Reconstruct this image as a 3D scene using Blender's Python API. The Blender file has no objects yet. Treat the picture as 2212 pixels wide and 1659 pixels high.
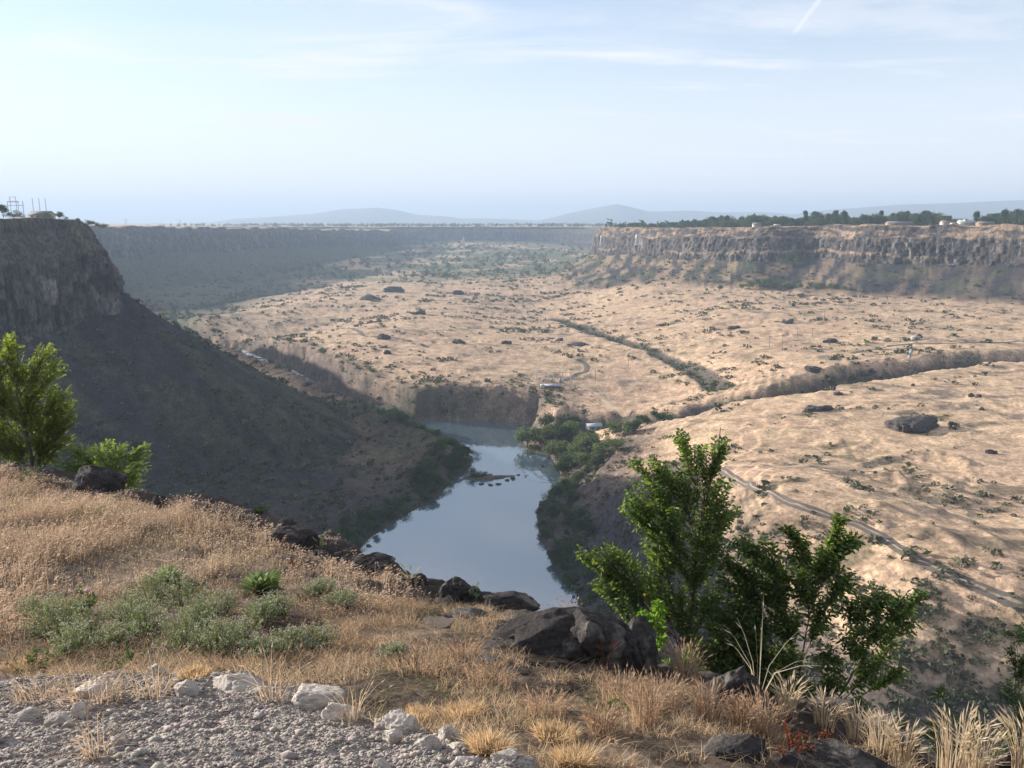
import bpy, math, random
import numpy as np
from mathutils import Vector, Matrix
R = math.radians
SC = bpy.context.scene
COL = SC.collection
# ------------------------------------------------------------------ camera, light, air
PITCH = 11.38
FPX, CX, CY = 1736.0, 1106.0, 829.5            # the photograph measured on a 2212 x 1659 grid
cam = bpy.data.cameras.new('camera'); camo = bpy.data.objects.new('camera', cam); COL.objects.link(camo)
cam.sensor_width = 36.0; cam.lens = 36.0 * FPX / 2212.0
cam.clip_start = 0.1; cam.clip_end = 60000
camo.location = (0, 0, 0); camo.rotation_euler = (R(90 - PITCH), 0, 0)
SC.camera = camo
# ------------------------------------------------------------------ maths
CP, SP = math.cos(R(PITCH)), math.sin(R(PITCH))
def ray(x, y):
    dx = (x - CX) / FPX; dy = (CY - y) / FPX
    return np.array([dx, CP + dy * SP, -SP + dy * CP])
def at_z(x, y, z):
    d = ray(x, y); return d * (z / d[2])
def at_y(x, y, Y):
    d = ray(x, y); return d * (Y / d[1])
SUN_EL, SUN_AZ = 14.4, 62.0                   # azimuth counted to the left of the view direction (+Y)
SUN_DIR = Vector((-math.sin(R(SUN_AZ)) * math.cos(R(SUN_EL)), math.cos(R(SUN_AZ)) * math.cos(R(SUN_EL)), math.sin(R(SUN_EL))))
sl = bpy.data.lights.new('sun', 'SUN'); slo = bpy.data.objects.new('sun', sl); COL.objects.link(slo)
sl.energy = 5.0; sl.angle = R(0.5); sl.color = (1.0, 0.94, 0.85)
slo.rotation_euler = SUN_DIR.to_track_quat('Z', 'Y').to_euler(); slo.location = (-60, 40, 60)
W = bpy.data.worlds.new('World'); SC.world = W; W.use_nodes = True
def build_world():
    nt = W.node_tree; nt.nodes.clear(); N = nt.nodes.new; L = nt.links.new
    sky = N('ShaderNodeTexSky'); sky.sky_type = 'NISHITA'; sky.sun_disc = False
    sky.sun_elevation = R(SUN_EL); sky.sun_rotation = R(-SUN_AZ)
    sky.altitude = 1000; sky.air_density = 1.0; sky.dust_density = 0.35; sky.ozone_density = 1.8
    tc = N('ShaderNodeTexCoord')
    sep = N('ShaderNodeSeparateXYZ'); L(tc.outputs['Generated'], sep.inputs[0])
    zz = N('ShaderNodeMath'); zz.operation = 'MAXIMUM'; L(sep.outputs['Z'], zz.inputs[0]); zz.inputs[1].default_value = 0.0
    za = N('ShaderNodeMath'); za.operation = 'ADD'; L(zz.outputs[0], za.inputs[0]); za.inputs[1].default_value = 0.06
    dx = N('ShaderNodeMath'); dx.operation = 'DIVIDE'; L(sep.outputs['X'], dx.inputs[0]); L(za.outputs[0], dx.inputs[1])
    dy = N('ShaderNodeMath'); dy.operation = 'DIVIDE'; L(sep.outputs['Y'], dy.inputs[0]); L(za.outputs[0], dy.inputs[1])
    cmb = N('ShaderNodeCombineXYZ'); L(dx.outputs[0], cmb.inputs[0]); L(dy.outputs[0], cmb.inputs[1])
    def cloud(sc, rot, seed, lo, hi, dist, det=7):
        mp = N('ShaderNodeMapping'); mp.inputs['Scale'].default_value = sc; mp.inputs['Rotation'].default_value = (0, 0, R(rot)); mp.inputs['Location'].default_value = (seed, seed * .7, 0)
        L(cmb.outputs[0], mp.inputs[0])
        n = N('ShaderNodeTexNoise'); n.inputs['Scale'].default_value = 1.0; n.inputs['Detail'].default_value = det; n.inputs['Roughness'].default_value = 0.6; n.inputs['Distortion'].default_value = dist
        L(mp.outputs[0], n.inputs['Vector'])
        r = N('ShaderNodeMapRange'); r.interpolation_type = 'SMOOTHSTEP'; r.inputs[1].default_value = lo; r.inputs[2].default_value = hi; L(n.outputs[0], r.inputs[0])
        return r.outputs[0]
    a = cloud((0.55, 1.7, 1), 8, 3.1, 0.42, 0.72, 0.6)       # long streaks of cirrus
    b = cloud((0.25, 0.35, 1), -10, 9.7, 0.35, 0.68, 0.2)    # broad veil
    m1 = N('ShaderNodeMath'); m1.operation = 'MULTIPLY'; L(a, m1.inputs[0]); L(b, m1.inputs[1])
    m2 = N('ShaderNodeMath'); m2.operation = 'MULTIPLY_ADD'; L(b, m2.inputs[0]); m2.inputs[1].default_value = 0.35; m2.inputs[2].default_value = 0.28
    m3 = N('ShaderNodeMath'); m3.operation = 'MULTIPLY_ADD'; m3.use_clamp = True; L(m1.outputs[0], m3.inputs[0]); m3.inputs[1].default_value = 0.9; L(m2.outputs[0], m3.inputs[2])
    hz = N('ShaderNodeMapRange'); hz.interpolation_type = 'SMOOTHSTEP'; L(zz.outputs[0], hz.inputs[0]); hz.inputs[1].default_value = 0.0; hz.inputs[2].default_value = 0.36; hz.inputs[3].default_value = 0.95; hz.inputs[4].default_value = 0.0
    m4 = N('ShaderNodeMath'); m4.operation = 'MAXIMUM'; L(m3.outputs[0], m4.inputs[0]); L(hz.outputs[0], m4.inputs[1])
    mix = N('ShaderNodeMix'); mix.data_type = 'RGBA'; L(m4.outputs[0], mix.inputs['Factor'])
    L(sky.outputs[0], mix.inputs['A']); mix.inputs['B'].default_value = (4.9, 4.97, 5.3, 1)
    d1 = Vector((ray(1712, 76))).normalized(); d2 = Vector((ray(1776, -8))).normalized(); nn = d1.cross(d2).normalized(); mm = ((d1 + d2) / 2).normalized()
    nrm = N('ShaderNodeVectorMath'); nrm.operation = 'NORMALIZE'; L(tc.outputs['Generated'], nrm.inputs[0])
    def dot(v): q = N('ShaderNodeVectorMath'); q.operation = 'DOT_PRODUCT'; L(nrm.outputs[0], q.inputs[0]); q.inputs[1].default_value = v; return q.outputs['Value']
    ab = N('ShaderNodeMath'); ab.operation = 'ABSOLUTE'; L(dot(nn), ab.inputs[0]); c1 = N('ShaderNodeMapRange'); L(ab.outputs[0], c1.inputs[0]); c1.inputs[1].default_value = .0036; c1.inputs[2].default_value = .0004
    c2 = N('ShaderNodeMapRange'); L(dot(mm), c2.inputs[0]); c2.inputs[1].default_value = mm.dot(d1); c2.inputs[2].default_value = 1 - (1 - mm.dot(d1)) * .55; c3 = N('ShaderNodeMath'); c3.operation = 'MULTIPLY'; L(c1.outputs[0], c3.inputs[0]); L(c2.outputs[0], c3.inputs[1]); c4 = N('ShaderNodeMath'); c4.operation = 'MULTIPLY'; L(c3.outputs[0], c4.inputs[0]); c4.inputs[1].default_value = .55
    mix2 = N('ShaderNodeMix'); mix2.data_type = 'RGBA'; L(c4.outputs[0], mix2.inputs['Factor']); L(mix.outputs['Result'], mix2.inputs['A']); mix2.inputs['B'].default_value = (5.2, 5.3, 5.5, 1); mix = mix2
    bg = N('ShaderNodeBackground'); bg.inputs['Strength'].default_value = 0.082; L(mix.outputs['Result'], bg.inputs[0])
    out = N('ShaderNodeOutputWorld'); L(bg.outputs[0], out.inputs[0])
build_world()
SC.view_settings.view_transform = 'Standard'; SC.view_settings.look = 'None'; SC.view_settings.gamma = 1.0
SC.view_settings.exposure = 1.32
SC.cycles.max_bounces = 5; SC.cycles.diffuse_bounces = 2; SC.cycles.glossy_bounces = 2; SC.cycles.transmission_bounces = 3
SC.cycles.transparent_max_bounces = 8; SC.cycles.volume_bounces = 0; SC.cycles.caustics_reflective = False; SC.cycles.caustics_refractive = False
SC.cycles.sample_clamp_indirect = 4.0
HAZE = 0.00015

def hsh(ix, iy, iz, seed):
    h = (ix.astype(np.int64) * 374761393 + iy.astype(np.int64) * 668265263 + iz.astype(np.int64) * 2147483647 + seed * 1274126177) & 0xffffffff
    h = ((h ^ (h >> 13)) * 1274126177) & 0xffffffff
    h = ((h ^ (h >> 16)) * 2246822519) & 0xffffffff
    return ((h ^ (h >> 15)) & 0xffffff) / float(0xffffff)
def vnoise(x, y, seed=0, z=None):
    """value noise in -1..1 (2-D, or 3-D when z is given)"""
    x = np.asarray(x, float); y = np.asarray(y, float)
    ix = np.floor(x); iy = np.floor(y); fx = x - ix; fy = y - iy
    u = fx * fx * fx * (fx * (fx * 6 - 15) + 10); v = fy * fy * fy * (fy * (fy * 6 - 15) + 10)
    ix = ix.astype(np.int64); iy = iy.astype(np.int64)
    def lay(iz):
        a = hsh(ix, iy, iz, seed); b = hsh(ix + 1, iy, iz, seed); c = hsh(ix, iy + 1, iz, seed); d = hsh(ix + 1, iy + 1, iz, seed)
        return a + (b - a) * u + (c - a) * v + (a - b - c + d) * u * v
    if z is None:
        return lay(np.zeros_like(ix)) * 2 - 1
    z = np.asarray(z, float) + np.zeros_like(x); iz = np.floor(z); fz = z - iz; w = fz * fz * (3 - 2 * fz); iz = iz.astype(np.int64)
    l0 = lay(iz); l1 = lay(iz + 1)
    return (l0 + (l1 - l0) * w) * 2 - 1
def fbm(x, y, seed=0, octv=4, gain=0.5, lac=2.03, z=None):
    s = 0; a = 1; t = 0; f = 1.0
    for o in range(octv):
        s = s + a * vnoise(x * f + o * 17.3, y * f - o * 9.1, seed + o, None if z is None else z * f); t += a; a *= gain; f *= lac
    return s / t
def ridged(x, y, seed=0, octv=4):
    s = 0; a = 1; t = 0; f = 1.0
    for o in range(octv):
        s = s + a * (1 - np.abs(vnoise(x * f + o * 7.7, y * f + o * 3.3, seed + o))); t += a; a *= .5; f *= 2.1
    return s / t
def sstep(a, b, x):
    t = np.clip((x - a) / (b - a), 0, 1); return t * t * (3 - 2 * t)
def seg_dist(px, py, poly, vals=None):
    """unsigned distance to a polyline, and the value interpolated along it"""
    best = np.full(px.shape, 1e18); val = np.zeros(px.shape) if vals is not None else None
    for i in range(len(poly) - 1):
        ax, ay = poly[i][0], poly[i][1]; bx, by = poly[i + 1][0], poly[i + 1][1]
        ex, ey = bx - ax, by - ay; l2 = ex * ex + ey * ey + 1e-12
        t = np.clip(((px - ax) * ex + (py - ay) * ey) / l2, 0, 1)
        d = (px - ax - t * ex) ** 2 + (py - ay - t * ey) ** 2
        m = d < best; best = np.where(m, d, best)
        if vals is not None: val = np.where(m, vals[i] + (vals[i + 1] - vals[i]) * t, val)
    return (np.sqrt(best), val) if vals is not None else np.sqrt(best)
def inside(px, py, poly):
    c = np.zeros(px.shape, bool); n = len(poly)
    for i in range(n):
        x1, y1 = poly[i][0], poly[i][1]; x2, y2 = poly[(i + 1) % n][0], poly[(i + 1) % n][1]
        if y1 == y2: continue
        m = ((y1 > py) != (y2 > py)) & (px < (x2 - x1) * (py - y1) / (y2 - y1) + x1); c ^= m
    return c
def smooth_poly(pts, n=6):
    """Catmull-Rom through the points (any dimension)"""
    P = np.array(pts, float); P = np.vstack([2 * P[0] - P[1], P, 2 * P[-1] - P[-2]]); out = []
    for i in range(1, len(P) - 2):
        for k in range(n):
            t = k / n
            out.append(0.5 * (2 * P[i] + (P[i + 1] - P[i - 1]) * t + (2 * P[i - 1] - 5 * P[i] + 4 * P[i + 1] - P[i + 2]) * t * t + (3 * P[i] - P[i - 1] - 3 * P[i + 1] + P[i + 2]) * t ** 3))
    out.append(P[-2]); return np.array(out)
class TPS:
    def __init__(s, q, z, lam=1e-4):
        s.q = np.array(q, float); n = len(q); K = s.k(s.q, s.q) + np.eye(n) * lam
        Pm = np.hstack([np.ones((n, 1)), s.q]); A = np.zeros((n + 3, n + 3)); A[:n, :n] = K; A[:n, n:] = Pm; A[n:, :n] = Pm.T
        s.w = np.linalg.solve(A, np.concatenate([z, np.zeros(3)]))
    def k(s, a, b):
        r2 = (a[:, None, 0] - b[None, :, 0]) ** 2 + (a[:, None, 1] - b[None, :, 1]) ** 2
        return 0.5 * r2 * np.log(r2 + 1e-12)
    def __call__(s, q):
        out = np.empty(len(q)); n = len(s.q)
        for i in range(0, len(q), 40000):
            b = q[i:i + 40000]; out[i:i + 40000] = s.k(b, s.q) @ s.w[:n] + s.w[n] + b @ s.w[n + 1:]
        return out

# ------------------------------------------------------------------ mesh helpers
def tag(o, label=None, cat=None, group=None, kind=None):
    if label: o['label'] = label
    if cat: o['category'] = cat
    if group: o['group'] = group
    if kind: o['kind'] = kind
    return o
def mesh_np(name, V, F, mat=None, col=None, smooth=False, parent=None, link=True, loc=None):
    """V (n,3); F (m,3|4) or a list of such arrays; col (n,3) linear albedo per vertex"""
    V = np.asarray(V, np.float32); Fs = F if isinstance(F, list) else [F]
    me = bpy.data.meshes.new(name); me.vertices.add(len(V)); me.vertices.foreach_set('co', V.ravel())
    nl = sum(f.size for f in Fs); npoly = sum(len(f) for f in Fs)
    me.loops.add(nl); me.polygons.add(npoly)
    me.loops.foreach_set('vertex_index', np.concatenate([np.asarray(f, np.int32).ravel() for f in Fs]))
    sizes = np.concatenate([np.full(len(f), f.shape[1], np.int32) for f in Fs]); starts = np.concatenate([[0], np.cumsum(sizes)[:-1]]).astype(np.int32)
    me.polygons.foreach_set('loop_start', starts)
    if smooth: me.polygons.foreach_set('use_smooth', np.ones(npoly, bool))
    me.update(calc_edges=True)
    if col is not None:
        at = me.color_attributes.new('tint', 'FLOAT_COLOR', 'POINT')
        at.data.foreach_set('color', np.hstack([np.asarray(col, np.float32), np.ones((len(V), 1), np.float32)]).ravel())
    if mat: me.materials.append(mat)
    o = bpy.data.objects.new(name, me)
    if link: COL.objects.link(o)
    if parent: o.parent = parent
    if loc is not None: o.location = loc
    return o
def grid_faces(nr, nc):
    i = np.arange(nr - 1)[:, None] * nc + np.arange(nc - 1)[None, :]
    return np.stack([i, i + 1, i + nc + 1, i + nc], -1).reshape(-1, 4)
def empty(name, loc, label=None, cat=None, group=None, rz=0.0):
    o = bpy.data.objects.new(name, None); COL.objects.link(o); o.location = loc; o.rotation_euler = (0, 0, rz); o.empty_display_size = .2
    return tag(o, label, cat, group)

# ------------------------------------------------------------------ materials
def mat_tint(name, rough=0.95, n_scale=None, n_amt=0.25, bump=0.0, bump_scale=None, spec=0.2, stretch=None, trans=0.0, tcol=None, color=None, detail=6, lo=.25, hi=.75, fine=None):
    """albedo from the 'tint' vertex colour (or a fixed colour) times procedural mottling, with a noise bump"""
    m = bpy.data.materials.new(name); m.use_nodes = True; nt = m.node_tree; nt.nodes.clear(); N = nt.nodes.new; L = nt.links.new
    out = N('ShaderNodeOutputMaterial'); b = N('ShaderNodeBsdfPrincipled'); b.inputs['Roughness'].default_value = rough; b.inputs['Specular IOR Level'].default_value = spec
    if color is None:
        a = N('ShaderNodeAttribute'); a.attribute_name = 'tint'; csrc = a.outputs['Color']
    else:
        c = N('ShaderNodeRGB'); c.outputs[0].default_value = (*color, 1); csrc = c.outputs[0]
    if n_scale:
        g = N('ShaderNodeNewGeometry'); mp = N('ShaderNodeMapping'); L(g.outputs['Position'], mp.inputs[0])
        if stretch: mp.inputs['Scale'].default_value = stretch
        n = N('ShaderNodeTexNoise'); n.inputs['Scale'].default_value = n_scale; n.inputs['Detail'].default_value = detail; n.inputs['Roughness'].default_value = 0.65; L(mp.outputs[0], n.inputs['Vector'])
        mr = N('ShaderNodeMapRange'); L(n.outputs[0], mr.inputs[0]); mr.inputs[1].default_value = lo; mr.inputs[2].default_value = hi
        mr.inputs[3].default_value = 1 - n_amt; mr.inputs[4].default_value = 1 + n_amt
        mu = N('ShaderNodeVectorMath'); mu.operation = 'SCALE'; L(csrc, mu.inputs[0]); L(mr.outputs[0], mu.inputs['Scale']); csrc = mu.outputs[0]
        if fine:
            nf = N('ShaderNodeTexNoise'); nf.inputs['Scale'].default_value = fine[0]; nf.inputs['Detail'].default_value = 3; nf.inputs['Roughness'].default_value = .7; L(mp.outputs[0], nf.inputs['Vector'])
            mf = N('ShaderNodeMapRange'); L(nf.outputs[0], mf.inputs[0]); mf.inputs[1].default_value = .36; mf.inputs[2].default_value = .64; mf.inputs[3].default_value = 1 - fine[1]; mf.inputs[4].default_value = 1 + fine[1]
            mu3 = N('ShaderNodeVectorMath'); mu3.operation = 'SCALE'; L(csrc, mu3.inputs[0]); L(mf.outputs[0], mu3.inputs['Scale']); csrc = mu3.outputs[0]
        if bump:
            n2 = n
            if bump_scale:
                n2 = N('ShaderNodeTexNoise'); n2.inputs['Scale'].default_value = bump_scale; n2.inputs['Detail'].default_value = 6; n2.inputs['Roughness'].default_value = 0.7; L(mp.outputs[0], n2.inputs['Vector'])
            bp = N('ShaderNodeBump'); bp.inputs['Strength'].default_value = 1.0; bp.inputs['Distance'].default_value = bump; L(n2.outputs[0], bp.inputs['Height']); L(bp.outputs[0], b.inputs['Normal'])
    L(csrc, b.inputs['Base Color'])
    if trans > 0:
        t = N('ShaderNodeBsdfTranslucent')
        if tcol:
            mu2 = N('ShaderNodeVectorMath'); mu2.operation = 'MULTIPLY'; L(csrc, mu2.inputs[0]); mu2.inputs[1].default_value = tcol; L(mu2.outputs[0], t.inputs['Color'])
        else: L(csrc, t.inputs['Color'])
        ms = N('ShaderNodeMixShader'); ms.inputs[0].default_value = trans; L(b.outputs[0], ms.inputs[1]); L(t.outputs[0], ms.inputs[2]); L(ms.outputs[0], out.inputs[0])
    else: L(b.outputs[0], out.inputs[0])
    return m
M_TERRAIN = mat_tint('dry_ground', 0.95, 0.16, 0.30, 0.40, 0.8, 0.1, lo=.34, hi=.66, fine=(.7, .32))
M_CLIFF = mat_tint('basalt', 0.9, 0.12, 0.45, 1.2, 0.6, 0.15, stretch=(1, 1, 0.35), lo=.33, hi=.67, fine=(.75, .5))

# ------------------------------------------------------------------ terrain
WATER = -130.0
def pz(L): return [at_z(x, y, z) for x, y, z in L]
# cliff lines in plan: x, y, z at the rim, z at the foot of the rock face
WALL_LEFT = np.array([(-640, 60, 2, -55), (-470, 170, 2, -58), (-345, 300, 2, -62), (-272, 380, 2.0, -66), (-236, 432, 1, -64), (-226, 466, -2, -40), (-284, 522, -5, -64), (-395, 640, -6, -84), (-475, 780, -6, -86), (-555, 925, -6, -84), (-690, 1050, -6, -76), (-1000, 1110, -6, -70)], float)
WALL_FARLEFT = np.array([(-1700, 1300, -8, -60), (-1150, 1330, -9, -60), (-900, 1400, -9, -62), (-790, 1520, -10, -66), (-730, 1750, -12, -70), (-640, 2100, -16, -72), (-520, 2550, -24, -78), (-410, 2880, -28, -84), (-420, 2980, -28, -84), (-620, 3150, -28, -84), (-1500, 3300, -28, -80)], float)
WALL_RIGHT = np.array([(1500, 2300, -10, -50), (600, 2050, -10, -58), (250, 1780, -12, -60), (160, 1640, -12, -60), (170, 1500, -11, -60), (226, 1290, -9, -56), (262, 1200, -8, -55), (330, 1095, -6, -52), (395, 1060, -5, -50), (425, 985, -5, -50), (500, 905, -4, -50), (545, 830, -3.5, -52), (575, 800, -3.5, -55), (760, 800, -3.5, -55), (1100, 760, -3, -55), (1700, 600, -3, -55)], float)
WALL_FAR = np.array([(-1900, 3250, -16, -92), (-800, 3250, -18, -92), (-545, 3130, -20, -92), (-455, 3180, -20, -92), (-450, 3330, -19, -92), (-400, 3430, -19, -92), (-150, 3400, -18, -92), (150, 3250, -18, -92), (300, 3050, -18, -92), (370, 2800, -17, -90), (480, 2600, -16, -86), (780, 2420, -14, -80), (1500, 2300, -10, -70)], float)
WALLS = {'left': WALL_LEFT, 'farleft': WALL_FARLEFT, 'right': WALL_RIGHT, 'far': WALL_FAR}
def closed(w, extra): return np.vstack([w[:, :2], np.array(extra, float)])
RIM = {'left': closed(WALL_LEFT, [(-1400, 1050), (-1400, 0)]), 'farleft': closed(WALL_FARLEFT, [(-6000, 3400), (-6000, 1200)]),
       'right': closed(WALL_RIGHT, [(6000, 500), (6000, 2400)]), 'far': closed(WALL_FAR, [(9000, 2350), (9000, 20000), (-9000, 20000), (-9000, 3400)])}
# control points of the canyon floor: pixel on the 2212 grid and height
CTRL = pz([
 (2212, 1305, -85), (1570, 1020, -86), (1900, 1020, -85), (2000, 930, -84), (2212, 850, -82), (1700, 900, -87), (2212, 800, -81), (1750, 845, -87), (1500, 925, -94), (1450, 985, -100),
 (1600, 1150, -88), (1650, 1250, -94), (1850, 1250, -88), (1900, 1350, -92), (2100, 1400, -93), (2212, 1500, -98), (2000, 1550, -103), (1700, 1480, -110), (1450, 1350, -121), (2212, 1640, -104),
 (1420, 1100, -102), (1480, 1230, -108), (1750, 1000, -86), (2100, 1120, -84),
 (1800, 740, -86), (2212, 700, -80), (2150, 665, -80), (2000, 700, -82), (1900, 650, -82), (1700, 637, -84), (1500, 625, -86), (1370, 625, -90), (1220, 602, -100), (1600, 680, -85), (1450, 670, -92),
 (900, 850, -110), (1000, 846, -110), (1160, 838, -110), (1300, 868, -113), (700, 800, -112), (640, 768, -112), (560, 735, -111), (420, 688, -112), (600, 660, -108), (800, 700, -106), (1000, 740, -106),
 (1200, 765, -107), (1330, 800, -107), (1450, 840, -109), (1000, 660, -106), (700, 622, -112), (1000, 605, -112), (1180, 645, -113), (1200, 680, -112), (1300, 650, -103), (1400, 705, -99), (1500, 740, -96), (1600, 775, -92), (1700, 790, -88),
 (1250, 600, -100), (1100, 562, -120), (750, 590, -120), (900, 553, -120), (1000, 543, -116), (1100, 543, -118), (1200, 560, -118), (800, 650, -107), (1350, 745, -103), (1250, 720, -106),
 ]) + [np.array(p, float) for p in [(-150, 250, -128), (0, 200, -130), (80, 115, -120), (160, 110, -104), (250, 120, -88), (-50, 120, -130), (-250, 900, -128), (-400, 1100, -128), (-600, 1200, -124), (-420, 1500, -124), (-200, 2600, -120), (100, 2400, -120), (0, 3100, -118),
    (-300, 3300, -114), (250, 2900, -112), (0, 4500, -112), (700, 600, -80), (500, 300, -82), (700, 150, -86), (-300, 200, -120), (-500, 600, -110), (300, 60, -92), (150, 60, -116), (0, 60, -125), (1200, 700, -80), (-150, 560, -127), (-100, 480, -129), (-215, 590, -127), (-270, 680, -127), (-330, 760, -127), (-420, 860, -127)]]
CTRL = np.array(CTRL)
def lp(x, y): return np.stack([np.arctan2(x, y) * 1.3, np.log(np.hypot(x, y))], -1)
FLOOR = TPS(lp(CTRL[:, 0], CTRL[:, 1]), CTRL[:, 2], 2e-4)
# the river in plan (centre line with half width), mapped from the water's edges in the photograph
def mid(xl, yl, xr, yr):
    a = at_z(xl, yl, WATER); b = at_z(xr, yr, WATER); return a, b
LEFT_BANK = [at_z(x, y, WATER)[:2] for x, y in [(640, 1330), (760, 1210), (800, 1165), (880, 1112), (940, 1080), (975, 1042), (1016, 1008), (1024, 988), (1000, 972), (962, 952), (905, 938), (862, 915), (800, 897), (735, 874), (640, 832), (560, 795), (475, 760), (406, 726), (373, 703), (369, 691), (378, 678.6), (438, 664.2), (528, 651), (548, 637), (600, 634), (640, 627)]]
RIGHT_BANK = [at_z(x, y, WATER)[:2] for x, y in [(1290, 1400), (1236, 1285), (1190, 1215), (1155, 1152), (1160, 1092), (1212, 1052), (1204, 1010), (1186, 984), (1132, 972), (1128, 942), (1150, 916), (1060, 909), (960, 908), (890, 908), (830, 886), (775, 868), (700, 835), (640, 803), (590, 786), (572, 775), (530, 757), (468, 749), (415, 722), (380, 694), (384, 678), (440, 664.5), (530, 653), (612, 648), (700, 632)]]
RIVER = np.array(LEFT_BANK + RIGHT_BANK[::-1])
GULLY = [ # polyline px with z of the rim plane, half width, depth
 ([(2600, 770, -81), (2212, 772, -82), (2080, 775, -82), (1960, 790, -83), (1820, 808, -85), (1715, 832, -88)], 17, 16),
 ([(1715, 832, -88), (1640, 850, -92), (1560, 868, -98), (1470, 900, -104), (1380, 915, -112), (1250, 935, -122)], 19, 12),
 ([(1200, 690, -112), (1290, 722, -106), (1400, 758, -103), (1490, 800, -104), (1560, 850, -104)], 8, 2.6),
]
GULLY = [(np.array([at_z(x, y, z) for x, y, z in p]), w, d) for p, w, d in GULLY]
def px_line(pts, z): return np.array([at_z(x, y, z)[:2] for x, y in pts])
# low scarps and ridges on the bench and on the middle plateau: px polyline, z guess, height, half width
STEPS = [
 ([(830, 745), (900, 742), (960, 735), (1000, 732)], -106, 1.6), ([(800, 726), (880, 722), (930, 720)], -106, 1.4), ([(980, 753), (1100, 755), (1180, 752), (1260, 748)], -106, 1.5),
 ([(960, 770), (1080, 772), (1170, 768)], -107, 1.5), ([(1080, 782), (1200, 784), (1300, 776)], -107, 1.3), ([(1320, 768), (1390, 770), (1430, 768)], -106, 1.6), ([(1110, 745), (1220, 743)], -106, 1.2),
 ([(840, 762), (900, 752), (940, 746)], -106, 1.4), ([(760, 700), (860, 702), (950, 700)], -106, 1.2), ([(900, 690), (990, 688)], -106, 1.2),
 ([(1750, 1010), (1900, 1008), (2000, 1012)], -85, .8), ([(1770, 1032), (1850, 1028), (1960, 1030)], -85, 1.0), ([(1860, 998), (1900, 985), (1960, 978), (2050, 985), (2090, 1000)], -85, 1.4),
 ([(1780, 1045), (1830, 1080), (1900, 1110), (1960, 1118), (2040, 1112)], -85, 1.0), ([(1900, 1010), (1960, 1040), (1955, 1060), (1940, 1075), (2000, 1080), (2100, 1075)], -85, 1.1),
 ([(2000, 1010), (2050, 1030), (2070, 1055), (2120, 1070)], -85, .9), ([(1650, 1005), (1750, 1012)], -85, .8), ([(1640, 970), (1700, 985), (1760, 975)], -86, .9),
 ([(2100, 1165), (2212, 1160)], -85, 1.0), ([(2115, 1175), (2170, 1215)], -85, .9), ([(1900, 1140), (2000, 1180), (2070, 1225)], -86, .8), ([(1800, 880), (1900, 890), (2000, 886), (2100, 872)], -84, .7), ([(1850, 868), (2000, 865)], -84, .7),
]
STEPS = [(px_line(p, z), h) for p, z, h in STEPS]
_c = at_z(1052, 1032, WATER); ISLET = [(_c[0] - 2, _c[1], 11, 4.6, 1.3), (_c[0] + 8, _c[1] + 2.5, 8, 3.2, .4)]
MARGIN = {'left': 7, 'right': 9, 'farleft': 28, 'far': 60}
UPPER = {'left': .34, 'farleft': .2, 'right': .30, 'far': .3}
def top_off(w, H): return (UPPER[w] * .50 + .08 * (1 - UPPER[w]) + .08) * H
def wall_sd(x, y, w):
    """signed distance (positive outside, in the canyon) and z of the foot and the rim"""
    d, zf = seg_dist(x, y, WALLS[w], WALLS[w][:, 3]); _, zr = seg_dist(x, y, WALLS[w], WALLS[w][:, 2])
    return np.where(inside(x, y, RIM[w]), -d, d), zf, zr
TALUS = {'left': (0.84, 250.0), 'farleft': (0.62, 260.0), 'right': (0.66, 120.0), 'far': (0.42, 170.0)}
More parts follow.
